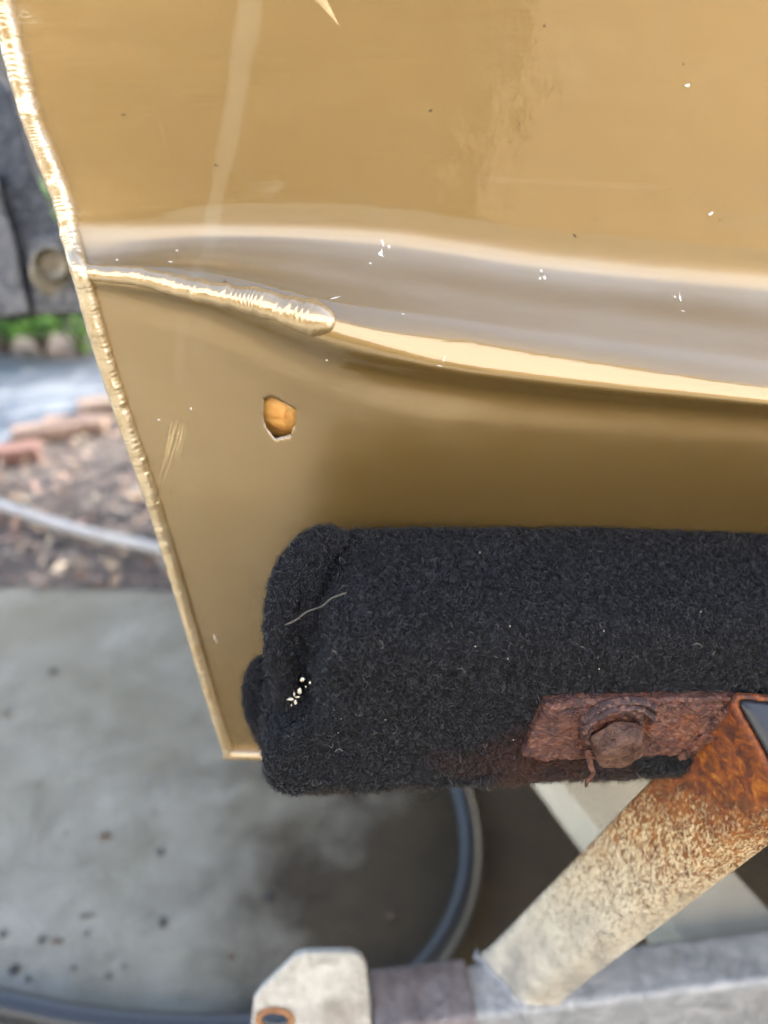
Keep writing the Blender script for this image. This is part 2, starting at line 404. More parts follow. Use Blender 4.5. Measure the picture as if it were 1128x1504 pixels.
for i in range(len(RP)-1):
    p0 = RP[i-1] if i > 0 else 2*RP[0]-RP[1]
    p1, p2 = RP[i], RP[i+1]
    p3 = RP[i+2] if i+2 < len(RP) else 2*RP[-1]-RP[-2]
    # centripetal-ish tangents: scale by neighbouring spans so short rails do not overshoot
    d0 = np.linalg.norm(p1-p0, axis=1, keepdims=True); d1 = np.linalg.norm(p2-p1, axis=1, keepdims=True); d2 = np.linalg.norm(p3-p2, axis=1, keepdims=True)
    m1 = ((p1-p0)/d0*d1+(p2-p1)/d1*d0)/(d0+d1)*d1
    m2 = ((p2-p1)/d1*d2+(p3-p2)/d2*d1)/(d1+d2)*d1
    rail_row.append(len(rows))
    for t in np.linspace(0, 1, nsub[i], endpoint=False):
        rows.append((2*t**3-3*t**2+1)*p1+(t**3-2*t**2+t)*m1+(-2*t**3+3*t**2)*p2+(t**3-t**2)*m2)
rows.append(RP[-1])
G = np.array(rows)                                # rows x cols x 3
nr, nc = G.shape[:2]
# slow hand-made unevenness of thin welded plate
for j in range(0, nr):
    for i in range(0, ncol_v):
        p = G[j, i]
        G[j, i, 1] += 0.00035*nz(p[0]*16, p[2]*22, 3.1) + 0.00010*nz(p[0]*70, p[2]*90, 8.7)
hv = G.reshape(-1, 3)
hf = [(j*nc+i, (j+1)*nc+i, (j+1)*nc+i+1, j*nc+i+1) for j in range(nr-1) for i in range(nc-1)]
bvh = BVHTree.FromPolygons([Vector(v) for v in hv], hf)
def hull_hit(px, py):
    r = ray(px, py).normalized()
    loc, nrm, idx, d = bvh.ray_cast(CAM, r)
    if loc is None: return None, None
    if nrm.dot(r) > 0: nrm = -nrm
    return loc, nrm

boat_base = Vector((0.2, 0.9, 0.42))
boat = empty('boat', boat_base)
tag(boat, 'gold painted aluminium boat with welded stern corner and a small jagged hole', 'boat')

# --- the jagged hole through the lower plate
hole_px = [(388,588),(398,583),(412,589),(425,596),(436,603),(434,612),(434,626),(429,631),(427,640),(418,643),(403,646),(396,637),(389,628),(386,618),(385,604)]
hp = [hull_hit(*p)[0] for p in hole_px]
poly = [(p.x, p.z) for p in hp]
def inside(x, z):
    c = False; n = len(poly)
    for i in range(n):
        x1, z1 = poly[i]; x2, z2 = poly[(i+1) % n]
        if (z1 > z) != (z2 > z) and x < (x2-x1)*(z-z1)/(z2-z1)+x1: c = not c
    return c
xmin, xmax = min(p[0] for p in poly)-.004, max(p[0] for p in poly)+.004
zmin, zmax = min(p[1] for p in poly)-.004, max(p[1] for p in poly)+.004
bm = bmesh.new()
bvs = [bm.verts.new(v) for v in hv]
r_low = rail_row[10]
faces_near = []
for f in hf:
    nf = bm.faces.new([bvs[k] for k in f])
    c = nf.calc_center_median()
    if xmin < c.x < xmax and zmin < c.z < zmax and f[0]//nc >= r_low: faces_near.append(nf)
ed = list({e for f in faces_near for e in f.edges})
bmesh.ops.subdivide_edges(bm, edges=ed, cuts=1, use_grid_fill=True)
bm.faces.ensure_lookup_table()
kill = [f for f in bm.faces if xmin < f.calc_center_median().x < xmax and zmin < f.calc_center_median().z < zmax and f.calc_center_median().y < 0.36 and inside(f.calc_center_median().x, f.calc_center_median().z)]
bmesh.ops.delete(bm, geom=kill, context='FACES')
loop_e = [e for e in bm.edges if e.is_boundary and xmin < e.verts[0].co.x < xmax and zmin < e.verts[0].co.z < zmax]
lv = {v for e in loop_e for v in e.verts}
def snap(v):
    best = None
    for i in range(len(poly)):
        a = Vector(poly[i]); b = Vector(poly[(i+1) % len(poly)]); p = Vector((v.co.x, v.co.z))
        t = max(0, min(1, (p-a).dot(b-a)/max(1e-12, (b-a).length_squared))); q = a+(b-a)*t
        if best is None or (q-p).length < best[0]: best = ((q-p).length, q)
    v.co.x, v.co.z = best[1]
for v in lv: snap(v)
ext = bmesh.ops.extrude_edge_only(bm, edges=loop_e)
newv = [g for g in ext['geom'] if isinstance(g, bmesh.types.BMVert)]
for v in newv:
    v.co += Vector((0.0003*nz(v.co.x*900, v.co.z*900), 0.0028, 0.0004*nz(v.co.z*900, 7, v.co.x*800)))
for g in ext['geom']:
    if isinstance(g, bmesh.types.BMFace): g.material_index = 1
bmesh.ops.recalc_face_normals(bm, faces=bm.faces)
me = bpy.data.meshes.new('hull_plate'); bm.to_mesh(me); bm.free()
me.polygons.foreach_set('use_smooth', [True]*len(me.polygons))
me.materials.append(MAT['paint']); me.materials.append(MAT['alloy'])
# rain streaks and dried film on the paint, as wear in the plate's own surface coordinates
def line_w(px0, py0, px1, py1):
    a, _ = hull_hit(px0, py0); b, _ = hull_hit(px1, py1)
    return a, b
segs = [(*line_w(368, 2, 340, 180), .0052, .0043, 1.0), (*line_w(340, 180, 312, 320), .0043, .0040, 1.0), (*line_w(312, 320, 305, 372), .004, .0035, .9), (*line_w(305, 372, 290, 400), .0035, .0045, .7),
        (*line_w(268, 470, 262, 560), .0030, .0034, .5), (*line_w(300, 470, 288, 520), .004, .003, .3), (*line_w(700, 262, 960, 275), .0012, .0012, .3),
        (*line_w(730, 60, 1000, 170), .0010, .0010, .15), (*line_w(185, 560, 270, 700), .012, .014, .22), (*line_w(240, 720, 340, 950), .016, .016, .14)]
co = np.empty(len(me.vertices)*3, np.float32); me.vertices.foreach_get('co', co); co = co.reshape(-1, 3)
stv = np.zeros(len(co), np.float32)
for a, b, w0, w1, s in segs:
    ax = np.array([a.x, a.z]); d = np.array([b.x-a.x, b.z-a.z]); q = co[:, [0, 2]]-ax
    t = np.clip((q@d)/(d@d), 0, 1); dist = np.linalg.norm(q-t[:, None]*d, axis=1); ww = w0+(w1-w0)*t
    near = np.nonzero(dist < ww*1.8)[0]
    for k in near:
        p = co[k]; wob = 0.35*nz(p[0]*90, p[2]*60, 1.3)+0.12*nz(p[0]*400, p[2]*260, 4.0)
        v = s*(1-min(1, max(0, (dist[k]/ww[k]+wob-0.65)/0.38)))
        stv[k] = max(stv[k], v*(0.8+0.3*nz(p[0]*90, p[2]*60, 9)))
ray_d = hv.reshape(nr, nc, 3)
# painted sky sheen on the ledge above the lip: full from just above the bend to the outer part of the step
zt = G[rail_row[4], :, 2]; zl = G[rail_row[8], :, 2]; xg = G[rail_row[7], :, 0]
zt_ = np.interp(co[:, 0], xg, zt)+.004; zl_ = np.interp(co[:, 0], xg, zl)
dz_ = (co[:, 2]-zl_)/np.maximum(1e-4, zt_-zl_)
sheen_v = np.clip(dz_/.30, 0, 1)*np.clip((1.12-dz_)/.30, 0, 1)
zc_ = np.interp(co[:, 0], xg, G[rail_row[11], :, 2])
mt = np.clip((zc_+.004-co[:, 2])/.02, 0, 1)
at = me.attributes.new('matte', 'FLOAT', 'POINT'); at.data.foreach_set('value', mt.astype(np.float32))
at = me.attributes.new('sky_sheen', 'FLOAT', 'POINT'); at.data.foreach_set('value', sheen_v.astype(np.float32))
at = me.attributes.new('streak', 'FLOAT', 'POINT'); at.data.foreach_set('value', stv)
hull = link(bpy.data.objects.new('hull_plate', me)); adopt(hull, boat)
# foam seen through the hole
c = sum(hp, Vector())/len(hp)
fv, ff = [], []
for a in range(25):
    for b in range(32):
        rr = a/24*0.0135; th = 2*PI*b/32
        x = c.x+rr*math.cos(th); z = c.z+rr*1.15*math.sin(th)
        bulge = 0.0062*(rr/0.0135)**1.3 + 0.0012*nz(x*260, z*260) + 0.0007*nz(x*700, z*500, 4) - 0.0012*math.exp(-((x-c.x-.0012)/.0012)**2-((z-c.z-.001)/.005)**2)
        tilt = (-(x-c.x)*.5-(z-c.z))/.012
        fv.append((x, c.y+0.0052+0.0035*max(0, .3+tilt)**1.4+bulge*0.4-0.0016*(1-(rr/0.0135)**2), z))
for a in range(24):
    for b in range(32):
        ff.append((a*32+b, (a+1)*32+b, (a+1)*32+(b+1) % 32, a*32+(b+1) % 32))
n = NT('orange_foam'); n.set(Base_Color=n.ramp(n.noise(140, 5, 0.6), [(0.3, (0.55, 0.24, 0.05)), (0.6, (0.85, 0.48, 0.14)), (0.8, (0.95, 0.75, 0.42))]), Roughness=0.4, Subsurface_Weight=0.4, Subsurface_Radius=(0.01, 0.006, 0.002), Subsurface_Scale=0.5)
n.bump(n.noise(400, 3), 0.4, 0.001)
o = mesh_obj('foam_filling', fv, ff, n.m); adopt(o, boat); o['label'] = 'orange foam showing through the jagged hole'

# --- rest of the boat: transom, far side, bottom, deck, gunwale
E = [Vector(G[j, 0]) for j in range(0, nr, 3)]+[Vector(G[-1, 0])]
YC = 1.16
mir = lambda p: Vector((p.x, 2*YC-p.y, p.z))
tv, tf = [], []
for p in E: tv += [p+Vector((.0015, .002, 0)), mir(p)+Vector((.0015, -.002, 0))]
for i in range(len(E)-1): tf.append((2*i, 2*i+2, 2*i+3, 2*i+1))
o = mesh_obj('transom', tv, tf, MAT['paint'], smooth=False); adopt(o, boat)
cs = list(range(0, ncol_v, 30))+list(range(ncol_v, nc))
if cs[-1] != nc-1: cs.append(nc-1)
rs = list(range(0, nr, 6)); 
if rs[-1] != nr-1: rs.append(nr-1)
fv = [mir(Vector(G[j, i])) for j in rs for i in cs]
ff = [(j*len(cs)+i, j*len(cs)+i+1, (j+1)*len(cs)+i+1, (j+1)*len(cs)+i) for j in range(len(rs)-1) for i in range(len(cs)-1)]
o = mesh_obj('far_side_plate', fv, ff, MAT['paint']); adopt(o, boat)
bv, bf = [], []
for i in cs:
    p = Vector(G[-1, i]); bv += [p+Vector((0, .002, 0)), Vector((p.x, YC, p.z-.045)), mir(p)-Vector((0, .002, 0))]
for i in range(len(cs)-1): bf += [(3*i, 3*i+3, 3*i+4, 3*i+1), (3*i+1, 3*i+4, 3*i+5, 3*i+2)]
o = mesh_obj('hull_bottom', bv, bf, MAT['paint'], smooth=False); adopt(o, boat)
dv, df = [], []
for i in cs:
    p = Vector(G[rail_row[1], i]); dv += [p+Vector((0, .004, -.01)), mir(p)-Vector((0, .004, .01))]
for i in range(len(cs)-1): df.append((2*i, 2*i+2, 2*i+3, 2*i+1))
o = mesh_obj('deck', dv, df, mat_plain('grey_deck_paint', (0.35, 0.34, 0.31), 0.8), smooth=False); adopt(o, boat)
for s in (0, 1):
    path = [Vector(G[0, i]) if s == 0 else mir(Vector(G[0, i])) for i in cs]
    v, f = sweep(path, lambda i, t, th: .016, 10)
    o = mesh_obj('gunwale_rail', v, f, MAT['alloy']); adopt(o, boat)

# --- weld beads
def bead(name, path, normals, width, height, ripple, label, period=0.0019, blob_end=False, nseg=22, mat='weld'):
    n_ = len(path); verts, faces = [], []
    s = [0.0]
    for i in range(1, n_): s.append(s[-1]+(path[i]-path[i-1]).length)
    for i, p in enumerate(path):
        t = (path[min(i+1, n_-1)]-path[max(i-1, 0)]).normalized(); nn = normals[i]
        nn = (nn-t*nn.dot(t)).normalized(); a = t.cross(nn).normalized()
        u = s[i]/s[-1]
        w_ = width(u)*(1+0.10*nz(s[i]*170, 1.7)+0.05*nz(s[i]*600, 5.2)); h_ = height(u)*(1+0.10*nz(s[i]*140, 9.1))
        for k in range(nseg):
            th = 2*PI*k/nseg; c_, s_ = math.cos(th), math.sin(th)
            ph = (s[i]-0.55*w_*abs(c_)**1.6*(1 if s_ > 0 else 0)+0.0006*nz(s[i]*300, c_*2, 3))/(period*(1+0.25*nz(s[i]*60, 2)))
            fr = ph-math.floor(ph)
            scal = (fr**0.6)*(1-max(0, (fr-0.8)/0.2))
            rp = ripple(u)
            lump = 0.07*nz(s[i]*200, c_*1.2, s_*1.2)+0.025*nz(s[i]*600, c_*2, s_*2)
            q = 1+rp*(scal-0.5)*max(0, s_)+lump
            verts.append(p+a*(c_*w_*(1+lump))+nn*(s_*h_*q))
    for i in range(n_-1):
        for k in range(nseg):
            k2 = (k+1) % nseg
            faces.append((i*nseg+k, i*nseg+k2, (i+1)*nseg+k2, (i+1)*nseg+k))
    faces.append(tuple(reversed(range(nseg)))); faces.append(tuple(range((n_-1)*nseg, n_*nseg)))
    o = mesh_obj(name, verts, faces, MAT[mat]); adopt(o, boat); o['label'] = label
    return o
# corner weld: down the stern edge
edge = [Vector(G[j, 0]) for j in range(rail_row[1], nr)]
edge = crom(edge[::5]+[edge[-1]], 1500)
off = Vector((0.0032, -0.0010, 0))
nrm = [Vector((-0.30, -0.95, 0.05)).normalized()]*len(edge)
bead('weld_bead', [p+off for p in edge], nrm, lambda u: 0.0047*(1-0.25*u), lambda u: 0.0042*(1-0.15*u),
     lambda u: 0.06+0.24*max(0, min(1, (u-0.50)/0.25)), 'gold painted weld running down the stern corner', 0.0026, mat='weld_pale')
# chine weld: from the corner along the step to a rounded end
cw = [(100, 393), (125, 398), (160, 402), (200, 405), (240, 414), (280, 424), (330, 434), (380, 444), (430, 458), (470, 470), (492, 479)]
cpts, cn = [], []
for p in cw:
    l, nn = hull_hit(max(p[0], 118), p[1] if p[0] >= 118 else p[1]+4)
    if p[0] < 118: l = l+Vector((-0.004, 0.001, 0.001))
    cpts.append(l); cn.append(nn)
pth = crom(cpts, 620)
nrm = [Vector((-0.05, -0.93, 0.36)).normalized()]*len(pth)
def cwid(u): return (0.0036+0.0024*min(1, u/0.7))*(1+.10*nz(u*17, 7.7))*(1+.28*math.exp(-((u-.92)/.08)**2))*(1.0 if u < 0.93 else math.sqrt(max(0.002, 1-((u-0.93)/0.07)**2)))*(1 if u > .02 else .6)
bead('weld_bead', [p-q*0.0008 for p, q in zip(pth, nrm)], nrm, cwid, lambda u: cwid(u)*0.64*(1+.12*nz(u*14, 3.3)), lambda u: 0.03+(0.11*max(0, min(1, (u-.38)/.2)) if u < .86 else 0.11*max(0, (.92-u)/.06)),
     'fat gold painted weld along the chine with a rounded end', 0.0042)
# keel edge lip at the very bottom
pth = [Vector(G[-1, i])+Vector((0, -.001, 0.001)) for i in range(0, ncol_v, 3)]
v, f = sweep(pth, lambda i, t, th: 0.0042*(1+0.12*nz(i*0.15, math.cos(th))), 12)
o = mesh_obj('weld_bead', v, f, MAT['weld']); adopt(o, boat); o['label'] = 'pale weld along the bottom edge of the plate'

# --- small marks on the plate: chips, specks, scratches (thin raised flakes lying on the paint)
def flake(verts, faces, px, py, rx, ry, rot=0.0, th=0.00015):
    l, nn = hull_hit(px, py)
    if l is None: return
    a = Vector((0, 0, 1)).cross(nn).normalized(); b = nn.cross(a)
    k0 = len(verts); N = 11; rx *= .8; ry *= .8; ca, sa = math.cos(rot), math.sin(rot)
    sc_ = (l-CAM).length/F
    for k in range(N):
        t = 2*PI*k/N; r = 1+1.1*(random.random()-.5)
        x, y = rx*sc_*r*math.cos(t), ry*sc_*r*math.sin(t)
        q = l+a*(x*ca-y*sa)+b*(x*sa+y*ca)
        h, n2, i2, d2 = bvh.find_nearest(q)
        verts.append(h+nn*th)
    verts.append(l+nn*(th*2.5))
    for k in range(N): faces.append((k0+k, k0+(k+1) % N, k0+N))
v, f = [], []
for a in [(562,357,3,9,.3),(560,372,4,7,.1),(571,362,2.5,3.5,0),(544,387,3,2.5,0),(795,398,2.5,3,0),(800,408,3,3.5,0),(793,409,2,2.5,.5),(998,436,1.8,13,-.12),(991,436,2,2,0),(1003,457,4,2,0),(260,368,2,2,0),(480,529,3.5,3,0),
          (652,528,1.5,6,-.5),(645,537,4,1.5,-.2),(1045,313,3.5,3,.5),(1010,125,3,2,0),(592,461,3,1.4,-.4),(490,438,9,1.2,.25),(172,382,2,2,0),(250,385,3,2.5,0),(316,938,1.5,7,.2),(170,690,5,1.3,.2),(193,618,1.5,4,.4),(281,600,1.5,2.5,0),(234,616,4,1.2,.3)]:
    flake(v, f, *a)
o = mesh_obj('paint_chip', v, f, MAT['chip']); adopt(o, boat); o['kind'] = 'stuff'; o['label'] = 'white chips where the paint has flaked'
v, f = [], []
for a in [(632,162,2.6,2,.4),(844,346,1.8,2.8,.6),(317,243,4,1.3,-.4),(330,414,3,2,.5),(330,420,1.3,4,0),(181,168,3,1.2,0),(706,264,1.2,1.2,0),(763,183,1.2,1.2,0),(735,663,1.5,1.5,0),(1057,323,2,1.3,.8),(1004,94,1.3,1.6,0),(800,38,1.6,1.6,0),(750,208,1,1.3,0)]:
    flake(v, f, *a)
for k in range(16):
    flake(v, f, random.uniform(600, 1120), random.uniform(20, 420), random.uniform(.5, 1.0), random.uniform(.5, 1.0))
for k in range(14):
    flake(v, f, random.uniform(560, 1100), random.uniform(390, 690), random.uniform(.5, 1.0), random.uniform(.5, .9))
o = mesh_obj('dirt_speck', v, f, MAT['speck']); adopt(o, boat); o['kind'] = 'stuff'
def scratch(v, f, x0, y0, x1, y1, w):
    n_ = 14; prev = None
    for k in range(n_+1):
        t = k/n_
        l, nn = hull_hit(x0+(x1-x0)*t+1.2*nz(t*3, x0), y0+(y1-y0)*t)
        if l is None: prev = None; continue
        ta = (hull_hit(x1, y1)[0] or l)-l
        if ta.length < 1e-6: ta = l-hull_hit(x0, y0)[0]
        side = ta.normalized().cross(nn)*(w*(0.25+0.75*math.sin(PI*min(.97, max(.03, t))))*(0.7+.5*random.random()))
        v += [l-side+nn*.00006, l+side+nn*.00006]
        if prev is not None: f.append((prev, prev+1, len(v)-1, len(v)-2))
        prev = len(v)-2
v, f = [], []
for k in range(9):
    x = 254+k*2.6+random.uniform(-.8, .8); y0 = 614+random.uniform(0, 14); y1 = y0+random.uniform(36, 95)
    scratch(v, f, x, y0, x-0.28*(y1-y0)+random.uniform(-3, 3), y1, random.uniform(.00010, .00022))
for a in [(404,380,500,395,.00005),(700,528,790,545,.00005),(880,560,956,572,.00008),(1116,568,1130,588,.0003),(1122,565,1134,583,.0003),(480,14,462,0,.0001),(205,730,190,780,.0001),(230,160,250,240,.00004),(600,517,700,534,.00005)]:
    scratch(v, f, *a)
o = mesh_obj('scratch', v, f, MAT['scratch']); adopt(o, boat); o['kind'] = 'stuff'; o['label'] = 'fine pale scratches in the gold paint'
v, f = [], []
l0, n0 = hull_hit(458, -6); l1, _ = hull_hit(499, 39); l2, _ = hull_hit(476, -8)
v = [l0+n0*.0001, l2+n0*.0001, l1+n0*.0001, (l0+l2)/2+n0*.0006]; f = [(0, 3, 2), (3, 1, 2), (0, 1, 3)]
o = mesh_obj('gouge', v, f, MAT['scratch'], smooth=False); adopt(o, boat); o['label'] = 'pale wedge shaped gouge near the top'

# ------------------------------------------------------------------ the trailer
trailer = empty('boat_trailer', (0.2, 0.4, 0.0))
tag(trailer, 'weathered galvanised boat trailer with black carpeted bunk and rusty upright post', 'trailer')

# --- carpeted bunk
BU = Vector((6.57, .72, -.38)).normalized()
BV = Vector((-.123, .9924, 0)).normalized(); BW = BU.cross(BV).normalized()
if BW.z < 0: BW = -BW
BV = BW.cross(BU).normalized()
F0 = PD(700, 1176, .366)
bunk_c0 = F0                                      # front lower edge line
BH, BD, BR = .108, .089, .019
u_left = -0.104                                   # local u of the wrapped end
def prof(k, n):
    """rounded rectangle: k of n points, starting at the back top, running over the top, down the front, under, up the back"""
    pts = []
    r = BR
    cx = [(BD-r, BH-r, 0), (r, BH-r, 90), (r, r, 180), (BD-r, r, 270)]
    return cx
PR = []
def arc(cv, cw, a0, a1, r, m):
    return [(cv+r*math.cos(math.radians(a0+(a1-a0)*i/m)), cw+r*math.sin(math.radians(a0+(a1-a0)*i/m))) for i in range(m)]
def seg(p, q, m): return [(p[0]+(q[0]-p[0])*i/m, p[1]+(q[1]-p[1])*i/m) for i in range(m)]
r = BR; r2 = .020
PR += arc(BD-.012, BH-.012, 0, 90, .012, 10)
PR += seg((BD-.012, BH), (r2, BH-.001), 44)
PR += arc(r2, BH-.001-r2, 90, 180, r2, 26)
PR += seg((0, BH-.001-r2), (0, r), 60)
PR += arc(r, r, 180, 270, r, 20)
PR += seg((r, 0), (BD-r, 0), 24)
PR += arc(BD-r, r, 270, 360, r, 8)
PR += seg((BD, r), (BD, BH-.012), 14)
NP = len(PR)
def L2(px, py):
    """where a sight line meets the bunk's front plane, in bunk (u, w)"""
    rr = ray(px, py); nrm_ = -BV
    t = (bunk_c0-CAM).dot(nrm_)/rr.dot(nrm_); q = CAM+rr*t-bunk_c0
    return q.dot(BU), q.dot(BW)
crease1 = [L2(*p) for p in [(452, 790), (462, 815), (466, 850), (472, 878), (484, 900)]]
crease2 = [L2(*p) for p in [(412, 850), (411, 900), (416, 960), (424, 1010), (430, 1050)]]
def dseg(u, w_, line):
    best = (9, 0, 0)
    for i in range(len(line)-1):
        a = line[i]; b = line[i+1]; dx, dy = b[0]-a[0], b[1]-a[1]
        t = max(0, min(1, ((u-a[0])*dx+(w_-a[1])*dy)/(dx*dx+dy*dy)))
        ex, ey = u-a[0]-t*dx, w_-a[1]-t*dy; d = math.hypot(ex, ey)
        if d < best[0]: best = (d, 1 if ex > 0 else -1, (i+t)/(len(line)-1))
    return best
u_s = list(np.linspace(0, 1, 26)**1.0)            # end cap rings
ring_us = []
dense = list(np.arange(0.012, 0.16, 0.0011))+list(np.linspace(0.16, 0.45, 90))[1:]+list(np.linspace(0.45, 1.6, 24))[1:]
verts, faces = [], []
cen = (BD*.5, BH*.52)
rings = []
for q in np.linspace(0.02, 1, 22):                # rounded left end
    a = q*PI/2
    rings.append((u_left+0.012*(1-math.sin(a))+0.004*0, 1-0.30*(math.cos(a))**1.0 if q > .35 else (1-0.30*math.cos(.35*PI/2))*q/.35))
# end: from centre outwards, then the long run
ends = []
for q in np.linspace(0.04, 0.8, 20): ends.append((0.0, q))
for q in np.linspace(0, 1, 18)[1:]:
    a = q*PI/2; ends.append((0.014*(1-math.cos(a)), 0.8+0.2*math.sin(a)))
run = [(x+0.002+0.0, 1.0) for x in dense]
alls = ends+run
for (du, s) in alls:
    for (pv, pw) in PR:
        v_ = cen[0]+(pv-cen[0])*s; w_ = cen[1]+(pw-cen[1])*s
        u_ = u_left+du
        # the wrapped end bulges unevenly, the lower half reaching further left than the upper
        if du < 0.07:
            k = 1-du/0.07
            sm = min(1, max(0, (w_-0.034)/0.022)); sm = sm*sm*(3-2*sm)
            u_ += k*(0.025*sm+0.014*max(0, (w_-0.080)/0.028)**2+0.008*max(0, (0.020-w_)/0.020)**2) + 0.003*k*nz(w_*50, v_*50, 2)
        d = Vector((pv-cen[0], pw-cen[1])); d.normalize()
        p = bunk_c0+BU*u_+BV*v_+BW*w_
        nn = BV*d.x+BW*d.y
        if s > .7:
            amp = 0.0010*nz(u_*30, v_*40, w_*40)+0.0006*nz(u_*110, v_*110, w_*110)
            if v_ < 0.045 and du < 0.09:
                d1, sd, tt = dseg(u_, w_, crease1)
                fall = math.sin(PI*min(.999, max(.08, tt)))**.5
                amp += fall*(-0.008*math.exp(-(d1/0.0028)**2)+(0.0040 if sd > 0 else -0.0040)*math.exp(-(d1/0.011)**2))
                d2, sd2, t2 = dseg(u_, w_, crease2)
                amp += -0.010*math.exp(-(d2/0.0022)**2)*math.sin(PI*min(.95, max(.05, t2)))**.5
            p += nn*amp
        verts.append(p)
for i in range(len(alls)-1):
    for k in range(NP):
        k2 = (k+1) % NP
        faces.append((i*NP+k, i*NP+k2, (i+1)*NP+k2, (i+1)*NP+k))
faces.append(tuple(reversed(range(NP))))
bunk = mesh_obj('bunk', verts, faces, MAT['carpet']); adopt(bunk, trailer)
bunk['label'] = 'bunk board wrapped in black felted carpet'
# folded tucks of carpet at the end
def fold(path_px, depth, rfun, name='carpet_fold', nseg=20, n_=60):
    pth = crom([PD(x, y, d) for (x, y), d in zip(path_px, depth)], n_)
    def rad(i, t, th):
        a = rfun(t)*(1+.12*nz(i*.12, math.cos(th)*1.5, math.sin(th)*1.5)); e = math.sqrt(max(.003, 1-(2*t-1)**6)); return (a*e, a*e*1.25)
    v, f = sweep(pth, rad, nseg, up=Vector((0, -.7, .7)))
    o = mesh_obj(name, v, f, MAT['carpet']); adopt(o, trailer); adopt_part(o, bunk); return o
def adopt_part(o, part):
    o.parent = part; o.matrix_parent_inverse = Matrix.Translation(-world_loc(part)); return o
folds = []
folds.append(fold([(500, 790), (470, 801), (443, 822), (422, 860), (414, 915), (414, 960), (420, 1010), (430, 1060)], [.372, .360, .352, .347, .346, .350, .356, .364], lambda t: .0076*(1.1-.25*t)))
folds.append(fold([(470, 806), (455, 840), (452, 880), (458, 930), (462, 960)], [.358, .352, .350, .351, .352], lambda t: .0062))
folds.append(fold([(396, 968), (388, 990), (383, 1015), (386, 1040), (398, 1070), (408, 1100)], [.395]*6, lambda t: .0085))

# pile: short curled fibres felted over the carpet
def pile(mesh_list, density, name, umax):
    P, Nn = [], []
    for (vv, ff_, dens, flt) in mesh_list:
        V = np.array([tuple(x) for x in vv], np.float32)
        T = np.array([q for q in ff_ if len(q) == 4])
        for tri in ((0, 1, 2), (0, 2, 3)):
            A, B, C = V[T[:, tri[0]]], V[T[:, tri[1]]], V[T[:, tri[2]]]
            cr = np.cross(B-A, C-A); ar = np.linalg.norm(cr, axis=1)/2; nn = cr/np.maximum(1e-12, 2*ar)[:, None]
            keep, wgt = flt((A+B+C)/3, nn)
            ar = ar*wgt
            ar[~keep] = 0
            cnt = rng.poisson(ar*dens)
            idx = np.repeat(np.arange(len(cnt)), cnt)
            r1, r2_ = rng.random(len(idx)), rng.random(len(idx)); s = np.sqrt(r1)
            P.append((1-s)[:, None]*A[idx]+(s*(1-r2_))[:, None]*B[idx]+(s*r2_)[:, None]*C[idx]); Nn.append(nn[idx])
    P = np.concatenate(P); Nn = np.concatenate(Nn)
    tuft = np.array([nz(a_[0], a_[1], a_[2], 330)+.6*nz(a_[0], a_[1], a_[2], 800) for a_ in P])
    kp = rng.random(len(P)) < np.clip(.72+1.0*tuft, .2, 1)
    P, Nn, tuft = P[kp], Nn[kp], tuft[kp]; n_ = len(P); K = 7
    tan = rng.normal(size=(n_, 3)); tan -= (tan*Nn).sum(1)[:, None]*Nn; tan /= np.linalg.norm(tan, axis=1)[:, None]
    bit = np.cross(Nn, tan)
    length = rng.uniform(0.0018, 0.0046, n_); lift = (np.abs(rng.normal(0.0, 0.0010, n_))+0.0003)*np.clip(.62+.7*tuft, .2, 1.3)
    ph = rng.uniform(0, 2*PI, n_); curl = rng.uniform(1.5, 5.5, n_)*np.where(rng.random(n_) < .5, -1, 1)
    pts = np.zeros((n_, K, 3), np.float32)
    cur = P-Nn*0.0003
    ang = np.zeros(n_)
    for k in range(K):
        pts[:, k] = cur
        t = k/(K-1)
        dirv = tan*np.cos(ang)[:, None]+bit*np.sin(ang)[:, None]
        up = lift*np.cos(PI*t*rng.uniform(.7, 1.1, n_))*3.2/(K-1)
        cur = cur+dirv*(length/(K-1))[:, None]+Nn*up[:, None]
        ang += curl/(K-1)+rng.normal(0, .25, n_)
    hc = bpy.data.hair_curves.new(name); hc.add_curves([K]*n_)
    hc.points.foreach_set('position', pts.reshape(-1))
    rad = np.repeat(rng.uniform(0.00004, 0.000085, n_), K).astype(np.float32)
    a = hc.attributes.get('radius') or hc.attributes.new('radius', 'FLOAT', 'POINT'); a.data.foreach_set('value', rad)
    # stains, in bunk coordinates
    q = P-np.array(bunk_c0); u = q@np.array(BU); ww = q@np.array(BW)
    nzv = np.array([nz(a_*60, b_*60, 1.7) for a_, b_ in zip(u, ww)])
    uc, wc = L2(800, 1115)
    rust = np.clip(1.15-np.hypot((u-uc)/.045, (ww-wc)/.024)+.5*nzv, 0, 1)*rng.uniform(.2, .9, n_)
    dust = np.clip((0.014-ww)/.012+.6*nzv, 0, 1)*rng.uniform(0, .75, n_)
    for nm, val in (('rust', rust), ('dust', dust)):
        at_ = hc.attributes.new(nm, 'FLOAT', 'CURVE'); at_.data.foreach_set('value', val.astype(np.float32))
    hc.materials.append(MAT['fibre'])
    o = link(bpy.data.objects.new(name, hc)); o['kind'] = 'stuff'
    adopt_part(o, bunk); return o
camv = np.array(CAM)
def flt(c_, n_):
    u = (c_-np.array(bunk_c0))@np.array(BU)
    face = (n_*(camv-c_)/np.linalg.norm(camv-c_, axis=1)[:, None]).sum(1)
    keep = (face > -.35) & (u < 0.75)
    wgt = np.where(u > .19, .30, np.where(u > .30, .12, 1.0))
    return keep, wgt
fm = []
for o in folds:
    M = [Vector(v.co) for v in o.data.vertices]; fm.append((M, [tuple(p.vertices) for p in o.data.polygons], 4.6e6, flt))
